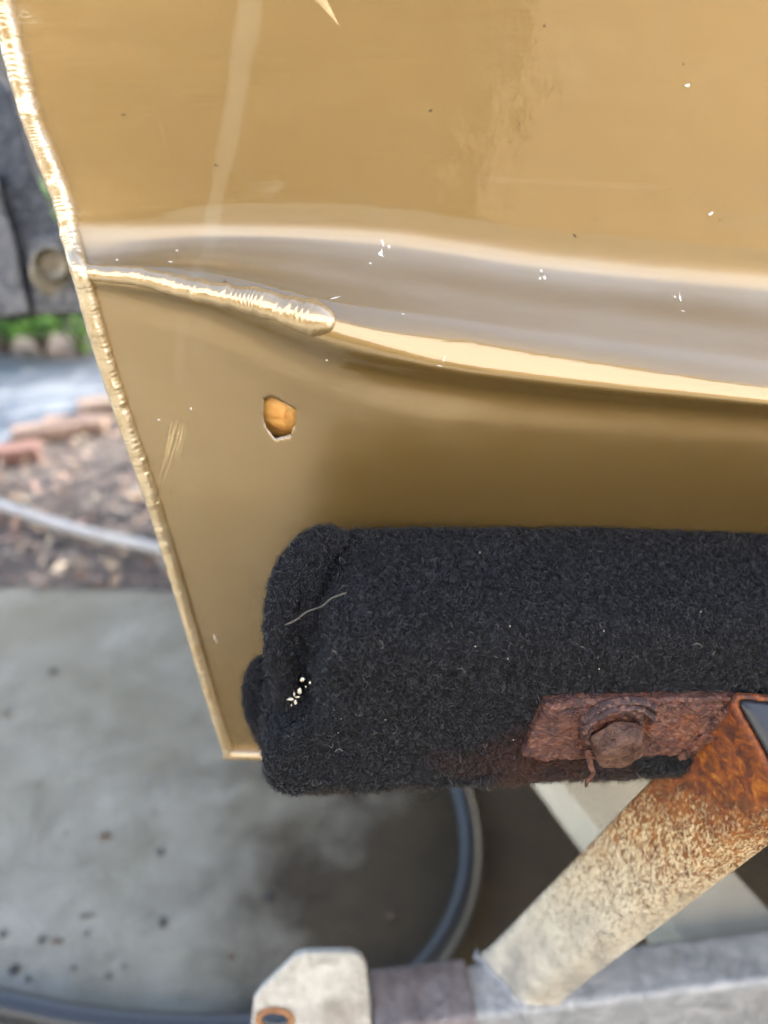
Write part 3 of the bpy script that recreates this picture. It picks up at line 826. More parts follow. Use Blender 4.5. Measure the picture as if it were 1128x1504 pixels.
# make sure normals point outward (bunk faces)
def outward(vv, ff_, cpt):
    s = 0
    for f_ in ff_[len(ff_)//2:len(ff_)//2+200]:
        a, b, c_ = Vector(vv[f_[0]]), Vector(vv[f_[1]]), Vector(vv[f_[2]])
        nn = (b-a).cross(c_-a); s += 1 if nn.dot(a-cpt(a)) > 0 else -1
    return s > 0
bc = lambda a: bunk_c0+BU*((a-bunk_c0).dot(BU))+BV*cen[0]+BW*cen[1]
if not outward(verts, faces, bc):
    faces = [tuple(reversed(f_)) for f_ in faces]; bunk.data.flip_normals()
fm2 = []
for (vv, ff_, d_, fl) in fm:
    cc = sum(vv, Vector())/len(vv)
    if not outward(vv, ff_, lambda a: cc): ff_ = [tuple(reversed(f_)) for f_ in ff_]
    fm2.append((vv, ff_, d_, fl))
pile([(verts, faces, 4.4e6, flt)]+fm2, 1, 'carpet_pile', .4)
# stray light hairs and seed husks caught in the pile
v, f = [], []
def hair(pts, r_=.00011):
    global v, f
    pth = crom(pts, 24); a, b = sweep(pth, lambda i, t, th: r_, 5); k = len(v); v += a; f += [tuple(x+k for x in q) for q in b]
def bunk_front(px, py, off=.0022):
    u, w_ = L2(px, py); return bunk_c0+BU*u+BW*w_-BV*off
hair([bunk_front(*p) for p in [(419, 913), (436, 905), (450, 894), (472, 886), (487, 874), (508, 866)]])
for k in range(14):
    x, y = random.uniform(470, 1080), random.uniform(930, 1130); a = random.uniform(0, 6.3); L_ = random.uniform(6, 16)
    if x > 760 and y > 1000: continue
    hair([bunk_front(x+L_*t*math.cos(a+t), y+L_*t*math.sin(a+t)) for t in (0, .4, .7, 1)], .00007)
o = mesh_obj('stray_hair', v, f, mat_plain('pale_hair', (0.33, 0.30, 0.26), .5, bump=0)); adopt_part(o, bunk); o['kind'] = 'stuff'
v, f = [], []
def husk(px, py, rx, ry, off=.0025):
    c_ = bunk_front(px, py, off); k0 = len(v); s_ = .34/F
    for a in range(7):
        for b in range(8):
            th = PI*a/6; ph = 2*PI*b/8; q = 1+.6*nz((px+a)*.7, (py+b)*.7, 1)
            v.append(c_+BU*(rx*s_*math.sin(th)*math.cos(ph)*q)+BW*(ry*s_*math.cos(th)*q)+BV*(-min(rx, ry)*s_*math.sin(th)*math.sin(ph)*.7*q))
    for a in range(6):
        for b in range(8): f.append((k0+a*8+b, k0+a*8+(b+1) % 8, k0+(a+1)*8+(b+1) % 8, k0+(a+1)*8+b))
for a in [(444,992,3,3),(440,1009,2.6,5.5),(427,1021,4.5,2),(434,1026,2.2,3.6),(455,997,1.4,2.2),(432,1014,1.2,3.5),(437,1018,3.5,1.2),(428,1030,1,2),(449,1003,1,1.4)]: husk(*a)
for k in range(11):
    x, y = random.uniform(440, 1060), random.uniform(800, 1130)
    if x > 760 and y > 1000: continue
    husk(x, y, random.uniform(.5, 1.2), random.uniform(.5, 1.2))
o = mesh_obj('seed_husk', v, f, mat_plain('pale_husk', (0.72, 0.65, 0.52), .6, bump=0)); adopt_part(o, bunk); o['kind'] = 'stuff'

# --- rusty mounting plate, washer, bolt
PN = -BV                                          # plate faces the camera side
def plate_pt(px, py, off=0.0): 
    u, w_ = L2(px, py); return bunk_c0+BU*u+BW*w_+PN*off
def w_top(x): return L2(930, 1015)[1]-(x-L2(930, 1015)[0])*.004
def rough_plate(name, outline_px, off, thick, mat, label, amp=.0010, step=.0006, wear=None):
    pl = [L2(*p) for p in outline_px]
    us_ = [p[0] for p in pl]; ws_ = [p[1] for p in pl]
    def ins(x, z):
        c_ = False; n_ = len(pl)
        for i in range(n_):
            x1, z1 = pl[i]; x2, z2 = pl[(i+1) % n_]
            if (z1 > z) != (z2 > z) and x < (x2-x1)*(z-z1)/(z2-z1)+x1: c_ = not c_
        return c_
    def edge_d(x, z):
        best = 9; bq = None
        for i in range(len(pl)):
            a = Vector(pl[i]); b = Vector(pl[(i+1) % len(pl)]); p = Vector((x, z)); t = max(0, min(1, (p-a).dot(b-a)/max(1e-12, (b-a).length_squared))); q = a+(b-a)*t
            if (q-p).length < best: best = (q-p).length; bq = q
        return best, bq
    bm = bmesh.new()
    nu = int((max(us_)-min(us_))/step)+2; nw = int((max(ws_)-min(ws_))/step)+2
    grid = {}
    for i in range(nu+1):
        for j in range(nw+1):
            grid[i, j] = (min(us_)+i*step, min(ws_)+j*step)
    vv = {}
    def gv(i, j):
        if (i, j) not in vv:
            x, z = grid[i, j]; vv[i, j] = bm.verts.new((x, z, 0))
        return vv[i, j]
    for i in range(nu):
        for j in range(nw):
            x, z = grid[i, j]
            if ins(x+step/2, z+step/2): bm.faces.new([gv(i, j), gv(i+1, j), gv(i+1, j+1), gv(i, j+1)])
    for vt in list(bm.verts):
        if any(e.is_boundary for e in vt.link_edges):
            d_, q = edge_d(vt.co.x, vt.co.y); jag = .0005*nz(q.x*400, q.y*400, 5)
            vt.co.x, vt.co.y = q.x+jag, q.y+jag*.8
    be = [e for e in bm.edges if e.is_boundary]
    ex = bmesh.ops.extrude_edge_only(bm, edges=be)
    lower = {g for g in ex['geom'] if isinstance(g, bmesh.types.BMVert)}
    for vt in bm.verts:
        x, z = vt.co.x, vt.co.y
        if vt in lower: hgt = -thick*.5
        else:
            d_, q = edge_d(x, z)
            # flaking: rust lifts in terraced scales
            lay = nz(x*110, z*150, 1)+.6*nz(x*300, z*330, 2); lay = math.floor(lay*5)/5
            top_ = w_top(x)-z; lam = -.0016*math.exp(-((top_-.0042-.0012*nz(x*120, 3))/.0006)**2)*(1 if nz(x*60, 8) > -.25 else 0)
            hgt = thick*.5+amp*(0.8*lay+.9*nz(x*620, z*620, 3))+lam-.0012*math.exp(-d_/.0008)
            if wear: hgt += wear(x, z)
        p = bunk_c0+BU*x+BW*z+PN*(off+hgt); vt.co = p
    bmesh.ops.recalc_face_normals(bm, faces=bm.faces)
    o = bm_obj(name, bm, mat, None, False); adopt(o, trailer)
    if label: o['label'] = label
    return o
bolt_u, bolt_w = L2(893, 1064)
def plate_wear(x, z):
    # raised broken lip at the left end, a dished ring round the bolt
    ul, wl = L2(806, 1055); e = .0022*math.exp(-((x-ul)/.0045)**2)*(1 if z > wl-.004 else .2)
    rr = math.hypot(x-bolt_u, (z-bolt_w)*1.05)
    return e+.0012*math.exp(-((rr-.0185)/.002)**2)
plate = rough_plate('mounting_plate', [(796, 1022), (830, 1017), (950, 1015), (1075, 1013), (1078, 1060), (1040, 1080), (990, 1098), (930, 1100), (850, 1103), (790, 1105), (764, 1098), (768, 1085), (786, 1045)],
                    .0030, .0060, MAT['rust'], 'flaking rusty mounting plate bolted to the carpeted bunk', wear=plate_wear)
# washer: two broken crescents of lifted scale round the bolt head
def washer(name, r0, r1, a0, a1, hgt, thick, off_u=0, off_w=0):
    bm = bmesh.new(); n_ = 70; m_ = 8; gr = []
    for i in range(n_+1):
        a = math.radians(a0+(a1-a0)*i/n_); rowv = []
        tp = min(1, min(i, n_-i)/7)
        for j in range(m_+1):
            q = j/m_; rr = r0+(r1-r0)*q*(.45+.55*tp)+.0006*nz(math.cos(a)*6, math.sin(a)*6, r1*900)
            hh = hgt+thick*math.sin(PI*min(.99, q*.9+.05))*tp+.0006*nz(math.cos(a)*14, math.sin(a)*14, q*3)
            if j in (0, m_): hh = .0005
            rowv.append(bm.verts.new(bunk_c0+BU*(bolt_u+off_u+rr*math.cos(a))+BW*(bolt_w+off_w+rr*math.sin(a)*.95)+PN*(.0058+hh)))
        gr.append(rowv)
    for i in range(n_):
        for j in range(m_): bm.faces.new((gr[i][j], gr[i+1][j], gr[i+1][j+1], gr[i][j+1]))
    bmesh.ops.recalc_face_normals(bm, faces=bm.faces)
    o = bm_obj(name, bm, MAT['scale'], None, True); adopt_part(o, plate); return o
wz = washer('washer', .0100, .0160, 0, 360, .0012, .0016, 0.000, .003); wz['label'] = 'rust swollen washer under the bolt head'
washer('rust_scale', .0155, .0192, 15, 190, .0016, .0034, .001, .002)
washer('rust_scale', .0190, .0228, 35, 165, .0006, .0028, .002, .001)
# bolt head: eroded hexagon, tilted down towards the viewer
bm = bmesh.new(); n_ = 64; rows_ = []
bolt_c = bunk_c0+BU*(bolt_u+.0005)+BW*(bolt_w-.001)+PN*.0075
bax = (PN*.97+BU*.10-BW*.20).normalized(); ba = (BU-bax*BU.dot(bax)).normalized(); bb = bax.cross(ba)
if bb.dot(BW) < 0: bb = -bb
for (hh, rs_) in [(0, 1.04), (.0015, 1.05), (.003, 1.03), (.005, 1.0), (.007, .99), (.0085, .95), (.0098, .84), (.0105, .66), (.0108, .45), (.0106, .22), (.0105, .05)]:
    rr_ = []
    for i in range(n_):
        a = 2*PI*i/n_; hexr = math.cos(PI/6)/math.cos((a+.25) % (PI/3)-PI/6)
        hexr = 1+(hexr-1)*.75
        R0 = .0128*rs_*hexr*(1+.05*nz(math.cos(a)*2.2, math.sin(a)*2.2, hh*200)+.035*nz(math.cos(a)*7, math.sin(a)*7, hh*400))
        z_ = hh+.0009*nz(R0*math.cos(a)*220, R0*math.sin(a)*220, 3)*(1 if hh > .005 else .3)
        # upper right facet broken away flat
        if math.cos(a-.9) > .3 and hh > .006: z_ -= .0022*(math.cos(a-.9)-.3)*rs_
        rr_.append(bm.verts.new(bolt_c+ba*(R0*math.cos(a))+bb*(R0*math.sin(a))+bax*z_))
    rows_.append(rr_)
for j in range(len(rows_)-1):
    for i in range(n_): bm.faces.new((rows_[j][i], rows_[j][(i+1) % n_], rows_[j+1][(i+1) % n_], rows_[j+1][i]))
bm.faces.new(rows_[-1]); bmesh.ops.recalc_face_normals(bm, faces=bm.faces)
o = bm_obj('bolt', bm, MAT['rust_light'], None, True); adopt_part(o, plate); o['label'] = 'rusted bolt head worn nearly round'
# peeled curl of rust hanging left of the bolt
pth = crom([plate_pt(852, 1078, .010), plate_pt(855, 1098, .012), plate_pt(858, 1108, .012), plate_pt(852, 1118, .0115), plate_pt(849, 1128, .011)], 24)
v, f = sweep(pth, lambda i, t, th: (.0016*(1.1-.6*t), .0009), 10, up=PN)
o = mesh_obj('rust_scale', v, f, MAT['rust']); adopt_part(o, plate)

# --- upright post (rectangular tube) with plastic plug
TL = PD(1065, 1014, .343); BL = PD(699, 1402, .585)
BR = PD(800, 1452, .520)
ax = (BL-TL).normalized(); L_post = (BL-TL).length
ev = BR-BL; ev = ev-ax*ev.dot(ax); post_d = ev.length
e2 = ev.cross(ax).normalized()
e2 = Vector((1, .05, 0)).normalized()
post_w = .031
def px_of(p):
    q = p-CAM; dz = q.y*CP-q.z*SP
    return 564+F*q.x/dz, 752-F*(q.y*SP+q.z*CP)/dz
s_cut = min(np.linspace(0, .14, 141), key=lambda k: abs(px_of(TL+ev+ax*k)[0]-1152))
s2_cut = 0.0
def rrect(o0, e1, e2_, r_, m=6):
    """rounded rectangle loop: corner o0, edge vectors e1, e2"""
    a, b = e1.normalized(), e2_.normalized(); A, B = e1.length, e2_.length; pts = []
    for (cx, cy, s0) in ((r_, r_, 180), (A-r_, r_, 270), (A-r_, B-r_, 0), (r_, B-r_, 90)):
        for i in range(m+1):
            t = math.radians(s0+90*i/m); pts.append(o0+a*(cx+r_*math.cos(t))+b*(cy+r_*math.sin(t)))
    return pts
ZB = BL.z+.004
def post_loop(t, grow=0.0, r_=.0085):
    base = rrect(TL-ev.normalized()*grow-e2*grow, ev.normalized()*(post_d+2*grow), e2*(post_w+2*grow), r_)
    out = []
    for q in base:
        a_ = (q-TL).dot(ev.normalized())/post_d; b_ = (q-TL).dot(e2)/post_w
        st = s_cut*a_+s2_cut*b_
        en = (ZB-.008-q.z)/ax.z
        out.append(q+ax*(st+(en-st)*t))
    return out
cut_n = (ev+ax*s_cut).cross(e2*post_w+ax*s2_cut).normalized()
if cut_n.dot(ax) > 0: cut_n = -cut_n
verts, faces = [], []; NT_ = 130
for i in range(NT_+1):
    t = i/NT_
    lp = post_loop(t, 0.0030*math.exp(-(1-t)/.025))
    m_ = len(lp)
    for q in lp:
        a = .0006*nz(q.x*120, q.y*120, q.z*60)*(1.8 if t < .25 else .6)
        verts.append(q+Vector((-a, -a, 0)))
for i in range(NT_):
    for k in range(m_): faces.append((i*m_+k, i*m_+(k+1) % m_, (i+1)*m_+(k+1) % m_, (i+1)*m_+k))
inn = post_loop(0, -.003, .006)
k0 = len(verts); verts += inn
for k in range(m_): faces.append((k, k0+k, k0+(k+1) % m_, (k+1) % m_))
inn2 = post_loop(.12, -.003, .006); k1 = len(verts); verts += inn2
for k in range(m_): faces.append((k0+k, k1+k, k1+(k+1) % m_, k0+(k+1) % m_))
MAT['post'] = mat_post(TL, BL, ev.normalized())
post = mesh_obj('upright_post', verts, faces, MAT['post']); adopt(post, trailer)
post['label'] = 'leaning rectangular post, pale zinc below and orange rust at its top'
bm = bmesh.new(); bm.from_mesh(post.data); bmesh.ops.recalc_face_normals(bm, faces=bm.faces); bm.to_mesh(post.data); bm.free()
verts, faces = [], []
for (g, h_) in [(-.0034, -.012), (-.0034, .0005), (-.0038, .0016), (-.0055, .0024), (-.009, .0026)]:
    lp = post_loop(0, g, max(.001, .0058+g*.3)); verts += [q+cut_n*h_ for q in lp]
for i in range(4):
    for k in range(m_): faces.append((i*m_+k, i*m_+(k+1) % m_, (i+1)*m_+(k+1) % m_, (i+1)*m_+k))
faces.append(tuple(range(4*m_, 5*m_)))
o = mesh_obj('end_plug', verts, faces, MAT['cap']); adopt_part(o, post); o['label'] = 'black plastic plug in the post top'
# thin scabs of rust where the plate meets the post
for seg_ in ([(1066, 1022), (1050, 1040), (1036, 1058)], [(1030, 1062), (1012, 1084), (988, 1101)]):
    pth = crom([plate_pt(x, y, .0062) for x, y in seg_], 40)
    v, f = sweep(pth, lambda i, t, th: (.0034*(1+.6*nz(i*.5, 2*math.cos(th), 2*math.sin(th)))*math.sqrt(max(.02, 1-(2*t-1)**2)), .0012*(1+.8*nz(i*.6, 3*math.cos(th)))), 12, up=PN)
    o = mesh_obj('rust_scale', v, f, MAT['rust'], smooth=False); adopt_part(o, plate)

# --- cross beam with a flange plate at its end
fa = PZ(950, 1382, ZB); fb = PZ(1128, 1361, ZB); na = PZ(850, 1443, ZB)
bx = (fb-fa); bx.z = 0; bx.normalize(); by = Vector((-bx.y, bx.x, 0))
o0 = na-by*.016
wb = (fa-o0).dot(by)
x0 = (PZ(556, 1430, ZB)-o0).dot(bx)
loop = rrect(Vector((0, 0, 0)), by*wb, Vector((0, 0, -.075)), .006)
verts, faces = [], []
m_ = len(loop); NX = 60
for i in range(NX+1):
    xx = x0+(.9-x0)*(i/NX)**1.6
    for q in loop: 
        a = .0008*nz(xx*60, q.y*60, q.z*60); verts.append(o0+bx*xx+q+Vector((0, -a, a)))
for i in range(NX):
    for k in range(m_): faces.append((i*m_+k, i*m_+(k+1) % m_, (i+1)*m_+(k+1) % m_, (i+1)*m_+k))
faces.append(tuple(range(m_)))
beam = mesh_obj('cross_beam', verts, faces, MAT['galv']); adopt(beam, trailer)
bm = bmesh.new(); bm.from_mesh(beam.data); bmesh.ops.recalc_face_normals(bm, faces=bm.faces); bm.to_mesh(beam.data); bm.free()
beam['label'] = 'bluish grey galvanised cross beam'
# stained older coupling sleeve over the beam end
loop2 = rrect(-by*.004+Vector((0, 0, .004)), by*(wb+.008), Vector((0, 0, -.083)), .007)
verts, faces = [], []
xs0 = x0-.006; xs1 = (PZ(684, 1425, ZB)-o0).dot(bx)
for i in range(25):
    xx = xs0+(xs1-xs0)*i/24
    for q in loop2: a = .0011*nz(xx*80, q.y*80, q.z*80); verts.append(o0+bx*xx+q+Vector((0, -a, a)))
for i in range(24):
    for k in range(m_): faces.append((i*m_+k, i*m_+(k+1) % m_, (i+1)*m_+(k+1) % m_, (i+1)*m_+k))
faces.append(tuple(range(m_))); faces.append(tuple(reversed(range(24*m_, 25*m_))))
o = mesh_obj('sleeve', verts, faces, mat_galv('brown_stained_zinc', (0.27, 0.24, 0.24), (0.13, 0.105, 0.10))); adopt_part(o, beam)
bm = bmesh.new(); bm.from_mesh(o.data); bmesh.ops.recalc_face_normals(bm, faces=bm.faces); bm.to_mesh(o.data); bm.free()
# low weld run round the visible sides of the foot
lp = post_loop(1.0, .0015)
lp = [Vector((q.x, q.y, ZB+.0005)) for q in lp]
k_ = min(range(len(lp)), key=lambda i: lp[i].x); ring = [lp[(k_+i) % len(lp)] for i in range(-2, 13)]
v, f = sweep(crom(ring, 70), lambda i, t, th: .0030*(1+.55*nz(i*.22, 1.5*math.cos(th), 1.5*math.sin(th)))*math.sqrt(max(.03, 1-(2*t-1)**4)), 10)
o = mesh_obj('weld_bead', v, f, MAT['galv']); adopt_part(o, post)
# flange plate, chamfered, with a rusty bolt hole
fpx = [(372, 1466), (382, 1452), (432, 1404), (448, 1399), (512, 1398), (528, 1404), (537, 1420), (546, 1504), (551, 1560), (548, 1640), (378, 1640), (368, 1504)]
dpl = .545
fp_n = Vector((-.10, -.86, .50)).normalized()
fo = PD(460, 1450, dpl)
def FP(px, py):
    rr = ray(px, py); t = (fo-CAM).dot(fp_n)/rr.dot(fp_n); return CAM+rr*t
outer = [FP(*p) for p in fpx]
hc_ = [(404+25*math.cos(a), 1497+15*math.sin(a)) for a in np.linspace(0, 2*PI, 20, endpoint=False)]
inner = [FP(*p) for p in hc_]
bm = bmesh.new()
th_ = -fp_n*.008
ov = [bm.verts.new(p) for p in outer]; iv = [bm.verts.new(p) for p in inner]
eds = [bm.edges.new((ov[i], ov[(i+1) % len(ov)])) for i in range(len(ov))]+[bm.edges.new((iv[i], iv[(i+1) % len(iv)])) for i in range(len(iv))]
bmesh.ops.triangle_fill(bm, use_beauty=True, edges=eds)
fs = list(bm.faces)
ex = bmesh.ops.extrude_face_region(bm, geom=fs)
for g in ex['geom']:
    if isinstance(g, bmesh.types.BMVert): g.co += th_
bmesh.ops.recalc_face_normals(bm, faces=bm.faces)
fl = bm_obj('flange_plate', bm, MAT['galv_warm'], None, False); adopt(fl, trailer); add_bevel(fl, .0022, 3)
fl['label'] = 'pale flange plate with a cut corner and a rusty bolt hole'
v, f = sweep([q+fp_n*.0008 for q in inner]+[inner[0]+fp_n*.0008, inner[1]+fp_n*.0008], lambda i, t, th: .0022*(1+.35*nz(i*.7, math.cos(th))), 8, up=fp_n, cap=False)
o = mesh_obj('hole_rim', v, f, mat_plain('rust_rim', (0.36, 0.17, 0.07), .8, 0, .4, 200, .5)); adopt_part(o, fl); o['label'] = 'orange rust ring round the bolt hole'

# --- diagonal side rail of the trailer, under the cross beam
ZR = ZB-.030
A_ = PZ(826, 1156, ZR); B_ = PZ(986, 1362, ZR); C_ = PZ(1100, 1302, ZR)
d_ = (B_-A_); d_.z = 0; d_.normalize(); pe = Vector((-d_.y, d_.x, 0))
wr = (C_-A_).dot(pe)
if wr < 0: pe = -pe; wr = -wr
v, f = prism([A_-d_*1.6, A_+d_*.205, A_+d_*.205+pe*wr, A_-d_*1.6+pe*wr], (0, 0, -.05))
o = mesh_obj('side_rail', v, f, MAT['galv_cream'], smooth=False); adopt(o, trailer); add_bevel(o, .004, 3)
o['label'] = 'cream chalky rail running back under the boat'
# second bunk post, axle, wheels and drawbar stand under the hull, out of sight behind it
pv = box_vf((0.30, 0.55, 0.20), (0.36, 2.0, 0.26)); o = mesh_obj('axle', *pv, MAT['galv'], smooth=False); adopt(o, trailer)

# ------------------------------------------------------------------ outboard bracket behind the stern
dO = .86
outb = empty('outboard_motor', PD(60, 480, dO))
tag(outb, 'corroded grey outboard motor bracket with a round bolt behind the stern', 'outboard motor')
def OP(px, py, d=dO): return PD(px, py, d)
back = ray(60, 300); back.z = 0; back.normalize()
v, f = prism([OP(*p) for p in [(-110, 90), (-2, 112), (14, 126), (48, 250), (82, 330), (150, 420), (150, 462), (60, 465), (0, 472), (-110, 476)]], back*.06)
o = mesh_obj('clamp_bracket', v, f, MAT['cast_dark'], smooth=False); adopt(o, outb); add_bevel(o, .004, 3)
v, f = prism([OP(*p, dO-.022) for p in [(-60, 240), (-6, 246), (6, 300), (22, 350), (36, 420), (48, 462), (0, 468), (-60, 470)]], back*.02)
o = mesh_obj('bracket_rib', v, f, MAT['cast'], smooth=False); adopt(o, outb); add_bevel(o, .006, 3)
v, f = prism([OP(*p, dO-.012) for p in [(38, 352), (100, 340), (150, 400), (150, 460), (46, 462)]], back*.011)
o = mesh_obj('bolt_boss', v, f, MAT['cast'], smooth=False); adopt(o, outb); add_bevel(o, .005, 3)
def disc(name, px, py, d, r_px, thick, mat, parent, dome=0.0):
    c_ = OP(px, py, d); nn = (CAM-c_); nn.z *= .6; nn.normalize(); a = nn.cross(Vector((0, 0, 1))).normalized(); b = a.cross(nn)
    r_ = r_px*d/F; verts, faces = [], []
    rings_ = [(1.0, 0), (1.0, thick*.7), (.93, thick*.93), (.80, thick), (.72, thick*.96-dome), (.4, thick-dome*1.4), (.02, thick-dome*1.3)]
    for (q, h_) in rings_:
        for k in range(32): t = 2*PI*k/32; verts.append(c_+a*(r_*q*math.cos(t))+b*(r_*q*math.sin(t))+nn*h_)
    for i in range(len(rings_)-1):
        for k in range(32): faces.append((i*32+k, i*32+(k+1) % 32, (i+1)*32+(k+1) % 32, (i+1)*32+k))
    o = mesh_obj(name, verts, faces, mat); adopt(o, parent); return o
disc('washer', 80, 402, dO-.014, 34, .006, MAT['steel'], outb)
disc('bolt', 74, 386, dO-.022, 26, .016, MAT['steel'], outb, .003)
v, f = prism([OP(*p, dO+.05) for p in [(-400, -900), (-110, -900), (-40, 90), (20, 140), (60, 300), (-100, 470), (-420, 470)]], back*.12)
o = mesh_obj('motor_leg', v, f, mat_plain('dark_motor_paint', (0.035, 0.04, 0.05), .45), smooth=False); adopt(o, outb); add_bevel(o, .02, 3)

# ------------------------------------------------------------------ ground
def sheet(name, pts, z, mat, kind='structure'):
    o = mesh_obj(name, [(x, y, z) for x, y in pts], [tuple(range(len(pts)))], mat, smooth=False); o['kind'] = kind; return o
n = NT('garden_soil')
a = n.noise(6, 6, 0.65); b = n.noise(60, 5, 0.7)
col = n.ramp(b, [(0.3, (0.05, 0.045, 0.042)), (0.55, (0.14, 0.118, 0.105)), (0.75, (0.30, 0.25, 0.22))])
n.set(Base_Color=n.mix(n.ramp(a, [(0.45, 0), (0.65, .5)]), col, (0.20, 0.15, 0.12)), Roughness=.95); n.bump(b, .8, .02)
sheet('ground', [(-200, -200), (200, -200), (200, 200), (-200, 200)], -0.006, n.m)
ea, eb = PZ(-200, 862, 0), PZ(250, 868, 0)
sl_ = (eb.y-ea.y)/(eb.x-ea.x); yx = lambda x: ea.y+sl_*(x-ea.x)
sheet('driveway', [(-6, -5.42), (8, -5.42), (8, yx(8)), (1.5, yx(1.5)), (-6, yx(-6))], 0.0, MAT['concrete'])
# pale garden path
n = NT('pale_path_concrete'); n.set(Base_Color=n.ramp(n.noise(5, 5, .6), [(0.3, (0.13, 0.15, 0.17)), (0.7, (0.24, 0.262, 0.285))]), Roughness=.8); n.bump(n.noise(80, 4), .3, .004)
pts = [PZ(-500, 800, .0), PZ(0, 672, 0), PZ(60, 640, 0), PZ(150, 592, 0), PZ(330, 540, 0), PZ(330, 505, 0), PZ(100, 530, 0), PZ(0, 522, 0), PZ(-500, 520, 0)]
path_xy = [(p.x, p.y) for p in pts]
def in_poly(x, y, pl):
    c_ = False
    for i in range(len(pl)):
        x1, y1 = pl[i]; x2, y2 = pl[(i+1) % len(pl)]
        if (y1 > y) != (y2 > y) and x < (x2-x1)*(y-y1)/(y2-y1)+x1: c_ = not c_
    return c_
path = sheet('path', [(p.x, p.y) for p in pts], 0.004, n.m)

# bricks edging the path, each its own
brick_me = None
cols_b = [(0.22, 0.12, 0.095), (0.32, 0.22, 0.165), (0.36, 0.27, 0.21)]
bmats = [mat_plain('brick_clay', c_, .9, 0, .25, 30, .5, .004) for c_ in cols_b]
edging = empty('path_edging', PZ(20, 680, 0)); tag(edging, 'loose row of reddish bricks edging the pale garden path', 'garden edging')
k = 0
for (px, py, ry, mi) in [(-60, 716, .5, 0), (6, 676, .35, 0), (70, 642, .42, 1), (112, 632, .1, 1), (160, 600, .4, 2), (-130, 745, .5, 2)]:
    p = PZ(px, py, .0)
    if brick_me is None or True:
        v, f = box_vf((-.10, -.04, 0), (.10, .04, .045))
    o = mesh_obj('brick', v, f, bmats[mi], smooth=False); add_bevel(o, .006, 2); o.location = p-Vector((0, 0, .004)); o.rotation_euler = (0.04*nz(k, 1), 0.06*nz(k, 2), ry); k += 1
    loc = o.location.copy(); adopt(o, edging); o.location = loc
# pale pipe along the bed
pth = [PZ(x, y, .022) for x, y in [(-260, 672), (-60, 724), (0, 742), (60, 762), (130, 783), (232, 806), (420, 850)]]
v, f = sweep(crom(pth, 60), lambda i, t, th: .0135, 14)
n = NT('weathered_pipe_plastic'); n.set(Base_Color=n.ramp(n.noise(14, 4), [(0.3, (0.42, 0.41, 0.39)), (0.7, (0.58, 0.57, 0.54))]), Roughness=.5)
o = mesh_obj('garden_pipe', v, f, n.m); tag(o, 'thin pale grey pipe lying across the leaf litter beside the concrete', 'pipe')

# leaf litter
def leaf_mesh(n_leaves, pos, size, mats, name, flat=.35, up0=.004):
    verts, faces, mi = [], [], []
    for k in range(n_leaves):
        p, nn_s = pos(k); L_ = size()*1.0; W_ = L_*random.uniform(.28, .5); a = random.uniform(0, 2*PI)
        rx, ry_ = random.gauss(0, flat), random.gauss(0, flat)
        M = Matrix.Translation(p) @ Matrix.Rotation(a, 4, 'Z') @ Matrix.Rotation(rx, 4, 'X') @ Matrix.Rotation(ry_, 4, 'Y')
        c_ = random.uniform(-.25, .35)*L_; k0 = len(verts)
        for (x, y, z) in [(-.5*L_, 0, c_*.5), (-.1*L_, -W_/2, c_*.1+.12*W_), (-.1*L_, 0, 0), (-.1*L_, W_/2, c_*.1+.12*W_), (.25*L_, -W_*.38, c_*.2+.1*W_), (.25*L_, 0, c_*.12), (.25*L_, W_*.38, c_*.2+.1*W_), (.5*L_, 0, c_*.5)]:
            verts.append(M @ Vector((x, y, z)))
        q = random.randrange(len(mats))
        for f_ in [(0, 1, 2), (0, 2, 3), (1, 4, 5, 2), (2, 5, 6, 3), (4, 7, 5), (5, 7, 6)]:
            faces.append(tuple(k0+x for x in f_)); mi.append(q)
    o = mesh_obj(name, verts, faces, None)
    for m_ in mats: o.data.materials.append(m_)
    o.data.polygons.foreach_set('material_index', mi)
    return o
lm = [mat_plain('leaf_%s' % nm, c_, .75, 0, .25, 40, 0) for nm, c_ in [('tan', (0.36, 0.25, 0.16)), ('brown', (0.19, 0.11, 0.07)), ('pink', (0.42, 0.27, 0.21)), ('grey', (0.22, 0.19, 0.16)), ('pale', (0.52, 0.43, 0.31))]]
def litter_pos(k):
    while True:
        x = random.uniform(-3.4, .1); y = yx(x)+random.uniform(.01, 2.6)*random.random()**.6
        if not in_poly(x, y, path_xy) or random.random() < .03: break
    return Vector((x, y, random.uniform(.004, .022))), 0
o = leaf_mesh(2600, litter_pos, lambda: random.uniform(.016, .05), lm, 'leaf_litter'); tag(o, 'dry brown and pinkish leaf litter over the garden bed', 'leaf litter', kind='stuff')
# a few large fallen leaves on the litter's near edge, near the concrete
# pebbles and scraps on the concrete
pm = [mat_plain('dark_pebble', (0.035, 0.034, 0.036), .7, 0, .3, 80, .3), mat_plain('brown_scrap', (0.12, 0.08, 0.055), .85, 0, .3, 80, .3), mat_plain('grey_pebble', (0.28, 0.28, 0.29), .7, 0, .2, 80, .3)]
def pebble(px, py, rpx, mi, flat=.6, asp=1.3, rot=0.0):
    p = PZ(px, py, 0); r_ = rpx*(p-CAM).dot(Vector((0, CP, -SP)))/F
    bm = bmesh.new(); bmesh.ops.create_icosphere(bm, subdivisions=2, radius=1)
    s_ = random.random()*50
    for vt in bm.verts:
        q = 1+.28*noise.noise(vt.co*1.6+Vector((s_, 0, 0))); vt.co = Vector((vt.co.x*q*r_*asp, vt.co.y*q*r_, (vt.co.z*q+.85)*r_*flat))
    nm = ['pebble', 'bark_scrap', 'pebble'][mi]
    o = bm_obj(nm, bm, pm[mi], None, True); o.location = p; o.rotation_euler = (0, 0, rot); return o
single = {(240, 1357): 'largest dark pebble on the concrete between hose and boat corner', }
